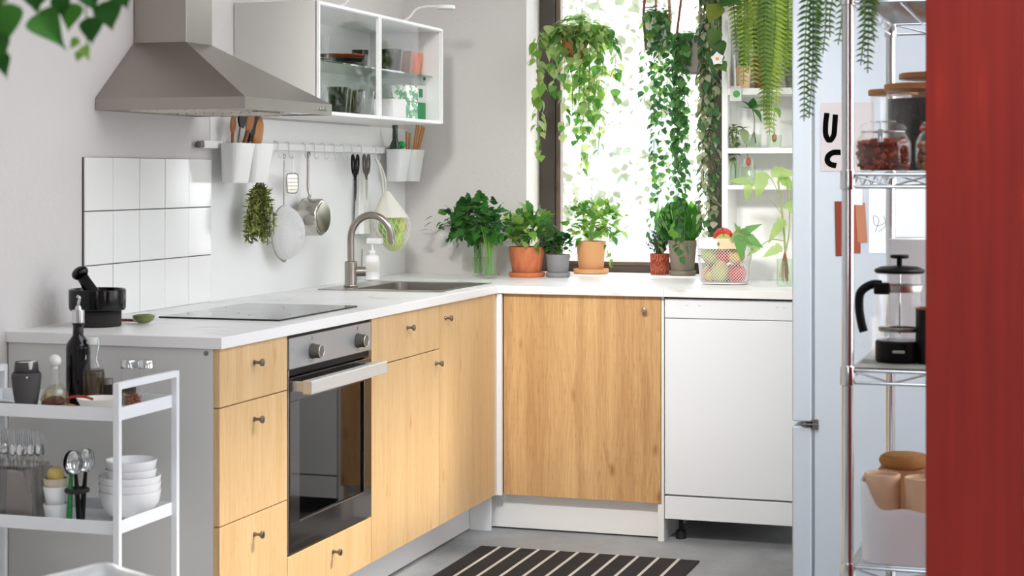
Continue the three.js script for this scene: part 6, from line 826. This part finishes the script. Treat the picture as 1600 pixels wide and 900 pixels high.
{ // coffee shelf
  const y = SH[1] + 0.0022, x = 2.308, z = 0.09, f = thing('french_press', 'glass french press with a black lid, handle and base on the middle rack shelf', 'coffee press', [x, y, z]);
  part(f, 'base', lathe([[0, 0], [0.049, 0], [0.052, 0.004], [0.052, 0.042], [0.049, 0.046], [0, 0.046]], x, y, z, 36), M.black); part(f, 'base_badge', B(x - 0.010, x + 0.016, y + 0.022, y + 0.028, z + 0.050, z + 0.0535, 0.001), M.steel);
  part(f, 'beaker', lathe([[0, 0.0465], [0.047, 0.0465], [0.048, 0.05], [0.048, 0.186], [0.05, 0.19], [0.048, 0.19], [0.046, 0.186], [0.046, 0.052], [0, 0.05]], x, y, z, 36), M.glass);
  part(f, 'band', [lathe([[0.0485, 0.152], [0.0505, 0.152], [0.0505, 0.166], [0.0485, 0.166]], x, y, z, 36)], M.steel);
  part(f, 'handle', [tube([[x - 0.035, y + 0.168, z + 0.03], [x - 0.055, y + 0.168, z + 0.035], [x - 0.078, y + 0.152, z + 0.04], [x - 0.082, y + 0.12, z + 0.04], [x - 0.076, y + 0.08, z + 0.04], [x - 0.072, y + 0.066, z + 0.04]], 0.0095, 28, 12), B(x - 0.05, x - 0.016, y + 0.148, y + 0.173, z + 0.034, z + 0.054, 0.004)], M.black);
  const li = part(f, 'lid', lathe([[0, 0.192], [0.051, 0.192], [0.054, 0.196], [0.054, 0.2], [0.04, 0.206], [0, 0.209]], x, y, z, 36), M.black); part(li, 'plunger_knob', [cyl(0.006, 0.006, 0.018, x, y + 0.207, z, 14), lathe([[0, 0.224], [0.018, 0.224], [0.0205, 0.227], [0.0205, 0.23], [0.018, 0.232], [0, 0.232]], x, y, z, 24)], M.black);
  part(f, 'plunger_rod', cyl(0.0026, 0.0026, 0.145, x, y + 0.06, z, 10), M.chrome); part(f, 'plunger_disc', [cyl(0.0445, 0.0445, 0.004, x, y + 0.066, z, 30), torus(0.044, 0.0022, x, y + 0.072, z)], M.steelDark);
  const g = thing('glass_mug', 'clear glass mug behind the handle of the french press', 'mug', [2.262, y, -0.02]); part(g, 'body', lathe([[0, 0], [0.034, 0], [0.037, 0.004], [0.039, 0.085], [0.037, 0.085], [0.035, 0.006], [0, 0.006]], 2.268, y, -0.03, 28), M.glass); part(g, 'handle', tube([[2.232, y + 0.075, -0.025], [2.205, y + 0.068, -0.02], [2.203, y + 0.03, -0.02], [2.234, y + 0.014, -0.025]], 0.0045, 20, 8), M.glass);
  const c = thing('canister', 'matt black canister with a copper-coloured rim right of the french press', 'canister', [2.398, y, 0.09]); part(c, 'body', cyl(0.042, 0.042, 0.116, 2.385, y, 0.10, 32), M.black); part(c, 'rim', lathe([[0.038, 0.116], [0.0425, 0.116], [0.0425, 0.1185], [0.038, 0.1185]], 2.385, y, 0.10, 32), mat(0xa9552f, 0.4, 0.5));
  const s = thing('coffee_jar', 'glass jar with a dark lid standing behind the black canister', 'jar', [2.40, y, -0.05]); part(s, 'glass_body', cup(0.03, 0.03, 0.12, 0.002, 2.40, y, -0.05, 24), M.glass); part(s, 'lid', cyl(0.032, 0.032, 0.018, 2.40, y + 0.1205, -0.05, 24), M.black);
  solo('white_box', 'plain white cardboard box standing behind the french press', 'box', B(2.255, 2.50, y, y + 0.255, -0.36, -0.22, 0.002), mat(0xe9ecef, 0.8), [2.37, y, -0.29]);
  solo('grey_book', 'thin grey notebook standing upright on the rack behind the white box', 'book', B(2.205 + 0.05, 2.50, y, y + 0.235, -0.45, -0.43, 0.002), mat(0xb9bec4, 0.8), [2.37, y, -0.44]);
}
{ // lower shelf: fabric basket with cardboard tubs
  const y = SH[2] + 0.0005, x0 = 2.235, x1 = 2.535, z0 = -0.12, z1 = 0.225, b = thing('fabric_basket', 'soft white fabric basket with a folded-down rim on the lower rack shelf', 'basket', [2.385, y, 0.05]);
  const n = 26, ring = []; const sgs = [[x0, z1, x1, z1], [x1, z1, x1, z0], [x1, z0, x0, z0], [x0, z0, x0, z1]];
  const vp = [], ix = [], path = []; for (const [a, c, d, e] of sgs) for (let i = 0; i < n; i++) path.push([a + (d - a) * i / n, c + (e - c) * i / n]);
  const m = path.length, rows = 9; const top = (px, pz) => 0.115 + 0.05 * Math.exp(-((px - x0) ** 2) / 0.0009) * (pz > 0.1 ? 1 : 0.6) + 0.004 * Math.sin(px * 60);
  for (const inn of [0, 1]) for (let i = 0; i <= rows; i++) for (let k = 0; k < m; k++) { const [px, pz] = path[k], t = i / rows, cx = 2.385, cz = 0.052, sx = px - cx, sz = pz - cz, l = Math.pow(Math.pow(Math.abs(sx) / 0.15, 7) + Math.pow(Math.abs(sz) / 0.1725, 7), -1 / 7), w = l * (1 - inn * 0.025 + 0.02 * t) + 0.010 * Math.sin(k * 0.31) * t; vp.push(cx + sx * Math.min(1.02, w), y + 0.001 + top(px, pz) * t, cz + sz * Math.min(1.02, w)); }
  const R = (rows + 1) * m; for (const o of [0, R]) for (let i = 0; i < rows; i++) for (let k = 0; k < m; k++) { const a = o + i * m + k, c = o + i * m + (k + 1) % m; ix.push(a, c, a + m, c, c + m, a + m); } for (let k = 0; k < m; k++) { const a = rows * m + k, c = rows * m + (k + 1) % m; ix.push(a, c, a + R, c, c + R, a + R); }
  const g = new THREE.BufferGeometry(); g.setAttribute('position', new THREE.Float32BufferAttribute(vp, 3)); g.setIndex(ix); g.computeVertexNormals(); part(b, 'fabric', g, new THREE.MeshStandardMaterial({ color: 0xf9fbfd, roughness: 0.95, side: THREE.DoubleSide }));
  part(b, 'bottom', B(x0 + 0.01, x1 - 0.01, y + 0.001, y + 0.005, z0 + 0.012, z1 - 0.012), M.cotton);
  const tubm = (x, z, h, r, label, m) => { const t = thing('cardboard_tub', label, 'tub', [x, y + 0.006, z], 'cardboard tubs in the fabric basket'); part(t, 'body', cyl(r, r, h - 0.024, x, y + 0.006, z, 36), m); part(t, 'rim_band', lathe([[r - 0.004, 0], [r + 0.0015, 0], [r + 0.0015, 0.072], [r - 0.001, 0.074], [r - 0.004, 0.072], [r - 0.005, 0.066], [0, 0.066]], x, y + h - 0.072, z, 36), m); };
  tubm(2.278, 0.155, 0.180, 0.0365, 'left kraft cardboard tub in the fabric basket', M.kraft); tubm(2.364, 0.160, 0.176, 0.0385, 'right kraft cardboard tub in the fabric basket, beside the red cabinet edge', M.kraft);
  solo('bread', 'flat brown crusty loaf lying behind the cardboard tubs in the fabric basket', 'bread', lathe([[0, 0], [0.045, 0], [0.053, 0.006], [0.056, 0.014], [0.053, 0.022], [0.044, 0.028], [0, 0.030]], 2.315, y + 0.180, 0.045, 26), mat(0xc98f50, 0.9, 0, { bumpMap: wallBump, bumpScale: 0.003 }), [2.31, y + 0.18, 0.045]);
  solo('cardboard_tube', 'upright cardboard box under the loaf in the fabric basket', 'tub', B(2.26, 2.37, y + 0.006, y + 0.179, 0.005, 0.085, 0.004), M.kraftDark, [2.31, y + 0.006, 0.045]);
  const bag = ball(0.07, 2.41, y + 0.15, -0.02, 1, 1, 0.8, 18), q = bag.attributes.position; for (let i = 0; i < q.count; i++) { const k = 1 + 0.09 * Math.sin(q.getX(i) * 160) * Math.sin(q.getY(i) * 130 + 1); q.setX(i, 2.41 + (q.getX(i) - 2.41) * k); q.setY(i, y + 0.15 + (q.getY(i) - y - 0.15) * k); } bag.computeVertexNormals(); solo('plastic_bag', 'crumpled clear plastic bag behind the loaf in the fabric basket', 'bag', bag, phys(0xf2f4f6, 0.15, { transmission: 0.8, thickness: 0 }), [2.41, y + 0.08, -0.02]);
}
{ // fern on the rack top, fronds falling over the front edge
  const y = SH[3] + 0.0022, x = 2.30, z = 0.12, p = thing('potted_fern', 'big fern on top of the wire rack with long fronds hanging before the fridge', 'plant', [x, y, z]);
  pot(p, 0.055, 0.072, 0.12, x, y, z, M.potGrey, 0, 0.002);
  const fr = [[2.135, 1.445, 0.20], [2.118, 1.44, 0.17], [2.165, 1.58, 0.23], [2.185, 1.57, 0.25], [2.15, 1.52, 0.24], [2.195, 1.60, 0.21], [2.175, 1.62, 0.18], [2.142, 1.47, 0.16], [2.13, 1.55, 0.22], [2.262, 1.535, 0.285], [2.252, 1.55, 0.30], [2.275, 1.60, 0.28]];
  fr.forEach(([a, b, c], i) => (i !== 7 && i !== 3 && i !== 8) && frond(p, [[x, y + 0.11, z], [x + (a - x) * 0.45, y + 0.20, z + (c - z) * 0.5], [x + (a - x) * 0.85, y + 0.12, c - 0.005], [a + 0.004, y + 0.0, c], [a + rr(-0.006, 0.006), (y + b) / 2, c], [a + rr(-0.006, 0.006) - 0.003, b, c]], 0.027, 0.0125, L.ferndark[i % 3], 0.5));
}
// ---------------------------------------------------------------- red cabinet, rug, chair, foreground plant
{
  const c = thing('red_cabinet', 'tall brick-red painted wooden cabinet side at the right edge of the picture', 'cabinet', [2.73, 0, 0.62]);
  part(c, 'side_panel', uvBox(B(2.43, 2.592, 0.0, 2.2, 0.896, 0.915, 0.0015)), M.red); part(c, 'side_panel', uvBox(B(2.5925, 3.03, 0.0, 2.2, 0.896, 0.915, 0.0015), 0.3), M.red);
  part(c, 'body', [uvBox(B(2.432, 3.03, 0.0, 2.198, 0.33, 0.895))], M.red);
}
{
  const r = thing('rug', 'black flat-woven rug with thin white stripes on the grey floor', 'rug', [1.05, 0, -1.0]), x0 = 0.656, x1 = 1.446, z0 = -1.93, z1 = 0.2;
  const weave = tex(256, 256, (u, v) => { const a = 0.5 + 0.5 * Math.sin(u * 2 * PI * 40) * Math.sin(v * 2 * PI * 40), b = fbm(u, v, 8, 8, 3, 4); const t = 32 + 14 * a + 12 * (b - 0.5); return [t + 3, t - 1, t - 2]; }, 0.16, 0.16);
  part(r, 'weave', uvBox(B(x0, x1, 0.0005, 0.006, z0, z1, 0.002)), mat(0xffffff, 0.98, 0, { map: weave, bumpMap: weave, bumpScale: 0.001 }));
  for (let i = 1; i <= 10; i++) { const x = x0 + (x1 - x0) * (i / 11 - 0.0); part(r, 'stripe', B(x - 0.0055, x + 0.0055, 0.0055, 0.0068, z0, z1), mat(0xd9d4cb, 0.95)); }
  const fringe = []; for (let i = 0; i < 130; i++) { const x = x0 + 0.004 + (x1 - x0 - 0.008) * i / 129; fringe.push(bar([x, 0.003, z0 + 0.001], [x + rr(-0.002, 0.002), 0.002, z0 - rr(0.006, 0.012)], 0.0012, 4)); } part(r, 'fringe', fringe, mat(0x4a4642, 0.95)).userData.kind = 'stuff';
}
{ // white shell chair, only the top of its back in view
  const cx = 1.312, cz = 1.72, ch = thing('shell_chair', 'white plastic shell chair of which only the rounded backrest top shows at the bottom left', 'chair', [cx, 0, cz]), W = mat(0xe4e6e8, 0.4);
  const shell = (f, nu, nv) => { const vp = [], ix = []; for (const o of [0, 0.006]) for (let i = 0; i <= nv; i++) for (let j = 0; j <= nu; j++) { const [x, y, z] = f(j / nu * 2 - 1, i / nv, o); vp.push(x, y, z); } const S = (nv + 1) * (nu + 1); for (const o of [0, S]) for (let i = 0; i < nv; i++) for (let j = 0; j < nu; j++) { const a = o + i * (nu + 1) + j; ix.push(a, a + 1, a + nu + 1, a + 1, a + nu + 2, a + nu + 1); } const edge = (a, b) => ix.push(a, b, a + S, b, b + S, a + S); for (let j = 0; j < nu; j++) { edge(j, j + 1); edge(nv * (nu + 1) + j, nv * (nu + 1) + j + 1); } for (let i = 0; i < nv; i++) { edge(i * (nu + 1), (i + 1) * (nu + 1)); edge(i * (nu + 1) + nu, (i + 1) * (nu + 1) + nu); } const g = new THREE.BufferGeometry(); g.setAttribute('position', new THREE.Float32BufferAttribute(vp, 3)); g.setIndex(ix); g.computeVertexNormals(); return g; };
  const back = shell((u, v, o) => { const w = 0.20 * (v < 0.55 ? 1 : Math.sqrt(Math.max(0.0, 1 - Math.pow((v - 0.55) / 0.45, 2.2)) * 0.93 + 0.07 * 0.3)); return [cx + u * w * (1 - o), 0.44 + v * 0.306, cz + 0.02 - v * 0.06 + u * u * 0.06 * (1 - 0.4 * v) + o * 1.0]; }, 24, 22), seat = shell((u, v, o) => [cx + u * (0.20 + 0.02 * v), 0.44 + 0.02 * u * u - 0.012 * Math.sin(v * PI) - o, cz + 0.02 + v * 0.38 + 0.06 * u * u * (1 - v)], 20, 16);
  part(ch, 'backrest', back, W); part(ch, 'seat', seat, W);
  ch.rotation.y = 0.3;
  for (const [sx, sz] of [[-1, 0.08], [1, 0.08], [-1, 0.34], [1, 0.34]]) part(ch, 'leg', bar([cx + sx * 0.15, 0.43, cz + sz], [cx + sx * 0.21, 0, cz + sz + (sz < 0.2 ? -0.05 : 0.05)], 0.011, 10, 0.011), M.woodPale);
}
{ // foreground climber, out of focus, hung from the ceiling near the camera
  const x = 1.50, z = 2.26, p = thing('hanging_pothos', 'out-of-focus heart-leaved climber hanging in the top left foreground', 'plant', [x, 1.66, z]);
  part(p, 'pot', cup(0.06, 0.08, 0.12, 0.005, x, 1.66, z, 28), M.whiteMatt); part(p, 'soil', new THREE.CylinderGeometry(0.074, 0.074, 0.004, 18).translate(x, 1.768, z), M.soil); part(p, 'cord', [0, 1, 2].map((k) => bar([x + 0.078 * Math.cos(k * 2.1), 1.778, z + 0.078 * Math.sin(k * 2.1)], [x, 2.2, z], 0.0013, 5)).concat([bar([x, 2.198, z], [x, YC - 0.001, z], 0.0018, 6)]), M.string);
  const gm = [leafM(0x4a8a34, 0.35), leafM(0x39752c, 0.35), leafM(0x2f6528, 0.35), leafM(0x2c5f25, 0.3)], lt = [leafM(0x86b64a, 0.4), leafM(0x9cc462, 0.4)];
  const at = [[1.537, 1.502, 2.29, 0.1, -1, 0.3, 0.052, 0], [1.565, 1.492, 2.27, 0.75, -0.6, 0.3, 0.05, 1], [1.535, 1.470, 2.30, -0.05, -1, 0.3, 0.044, 1], [1.540, 1.447, 2.30, 0.1, -1, 0.2, 0.028, 2], [1.508, 1.495, 2.25, -0.3, -1, 0.2, 0.05, 0], [1.616, 1.49, 2.24, 0.15, -1, 0.3, 0.033, 3], [1.632, 1.508, 2.235, 0.35, -0.9, 0.3, 0.038, 3], [1.600, 1.505, 2.25, -0.1, -0.9, 0.3, 0.034, 0], [1.61, 1.525, 2.24, 0.4, -0.7, 0.3, 0.035, 2], [1.56, 1.53, 2.27, 0.2, -0.8, 0.3, 0.04, 2], [1.575, 1.535, 2.26, -0.3, -0.8, 0.3, 0.042, 0], [1.585, 1.515, 2.255, 0.2, -1, 0.2, 0.028, 3], [1.52, 1.53, 2.27, -0.2, -0.8, 0.3, 0.045, 1], [1.645, 1.53, 2.23, 0.4, -0.9, 0.2, 0.035, 2], [1.495, 1.53, 2.24, -0.5, -0.7, 0.3, 0.045, 2]];
  const st = [[1.535, 1.44, 2.29], [1.565, 1.49, 2.265], [1.608, 1.455, 2.235], [1.635, 1.50, 2.23], [1.505, 1.45, 2.24]];
  part(p, 'stem', st.map(([a, b, c]) => tube([[x, 1.765, z], [x + (a - x) * 0.75, 1.80, z + (c - z) * 0.6], [a + (a - x) * 0.3, 1.70, c], [a, 1.58, c], [a, b, c]], 0.0011, 24, 5)), M.stem);
  for (const [a, b, c, ux, uy, uz, s, m] of at) leaf(p, 'heart', [gm[m]], V(a, b + 0.012, c), V(ux, uy, uz), s, V(ux * 0.3, 0.5, 1));
  for (const [a, b, ux, uy, s] of [[1.598, 1.478, -0.5, -0.6, 0.016], [1.605, 1.470, 0.4, -0.9, 0.018], [1.601, 1.464, -0.3, -1, 0.014], [1.61, 1.482, 0.6, -0.2, 0.014]]) leaf(p, 'heart', lt, V(a, b, 2.238), V(ux, uy, 0.3), s, V(0, 0.4, 1));
  for (const [dx, dy, dz] of [[-0.07, 1.70, 0.03], [0.06, 1.72, 0.05], [0.0, 1.74, 0.07], [0.08, 1.66, -0.02], [-0.05, 1.64, 0.06], [0.03, 1.62, 0.06]]) leaf(p, 'heart', gm, V(x + dx, dy, z + dz), V(dx * 10, -0.5, 0.5), 0.05);
}
// ---------------------------------------------------------------- outside: a pale housing block and street trees far below the window's light
{
  struct('ground', B(-140, 140, -9.3, -9, -160, -4), mat(0xb9b6ae, 0.95));
  const zf = -98, b = thing('apartment_block', 'pale rendered apartment block with tall paired windows far outside the window', 'building', [-28, -9, zf - 5]), W = mat(0xe9e8e4, 0.9);
  part(b, 'wall', B(-52, -4, -9, 9.5, zf - 10, zf), W); part(b, 'roof', B(-52.6, -3.4, 9.5, 10.1, zf - 10.6, zf + 0.6), mat(0xc9c4bd, 0.9)); part(b, 'cornice', [-6.2, -3.4, -0.7, 2.1, 4.9].map((y) => B(-52, -4, y, y + 0.18, zf, zf + 0.12)), W);
  const gm = phys(0x959ea8, 0.2), fm = mat(0xdcdcd8, 0.7);
  for (let j = 0; j < 6; j++) for (let i = 0; i < 13; i++) { const x = -50 + i * 3.5 + 0.3, y = -8.2 + j * 2.62; const w = part(b, 'window', [B(x - 0.06, x + 1.96, y - 0.1, y, zf, zf + 0.16), B(x + 0.72, x + 1.18, y, y + 1.2, zf, zf + 0.05)], fm); for (const o of [0, 1.2]) part(w, 'pane', B(x + o, x + o + 0.7, y, y + 1.15, zf + 0.001, zf + 0.03), gm); }
}
{
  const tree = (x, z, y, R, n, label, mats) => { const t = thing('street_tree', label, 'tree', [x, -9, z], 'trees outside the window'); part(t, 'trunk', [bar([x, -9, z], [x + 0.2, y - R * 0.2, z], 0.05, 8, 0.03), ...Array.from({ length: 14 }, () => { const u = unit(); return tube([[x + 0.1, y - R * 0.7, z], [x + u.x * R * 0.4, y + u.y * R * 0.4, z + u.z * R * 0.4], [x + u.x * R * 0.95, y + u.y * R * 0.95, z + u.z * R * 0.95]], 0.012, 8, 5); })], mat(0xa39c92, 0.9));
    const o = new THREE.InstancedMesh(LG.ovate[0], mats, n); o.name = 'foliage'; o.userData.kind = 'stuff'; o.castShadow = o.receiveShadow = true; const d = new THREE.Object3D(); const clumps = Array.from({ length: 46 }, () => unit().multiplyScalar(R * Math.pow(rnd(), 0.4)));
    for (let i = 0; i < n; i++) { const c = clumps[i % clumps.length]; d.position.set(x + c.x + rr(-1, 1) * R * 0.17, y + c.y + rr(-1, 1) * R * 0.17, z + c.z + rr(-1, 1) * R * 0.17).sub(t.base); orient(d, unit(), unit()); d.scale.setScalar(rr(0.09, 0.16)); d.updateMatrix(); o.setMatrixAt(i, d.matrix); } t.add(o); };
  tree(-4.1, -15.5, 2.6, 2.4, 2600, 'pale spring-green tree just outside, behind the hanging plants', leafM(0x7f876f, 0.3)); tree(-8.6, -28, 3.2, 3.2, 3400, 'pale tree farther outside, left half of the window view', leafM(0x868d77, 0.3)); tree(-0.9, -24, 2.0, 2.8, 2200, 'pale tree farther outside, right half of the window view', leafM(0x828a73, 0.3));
}
renderer.render(scene, camera);
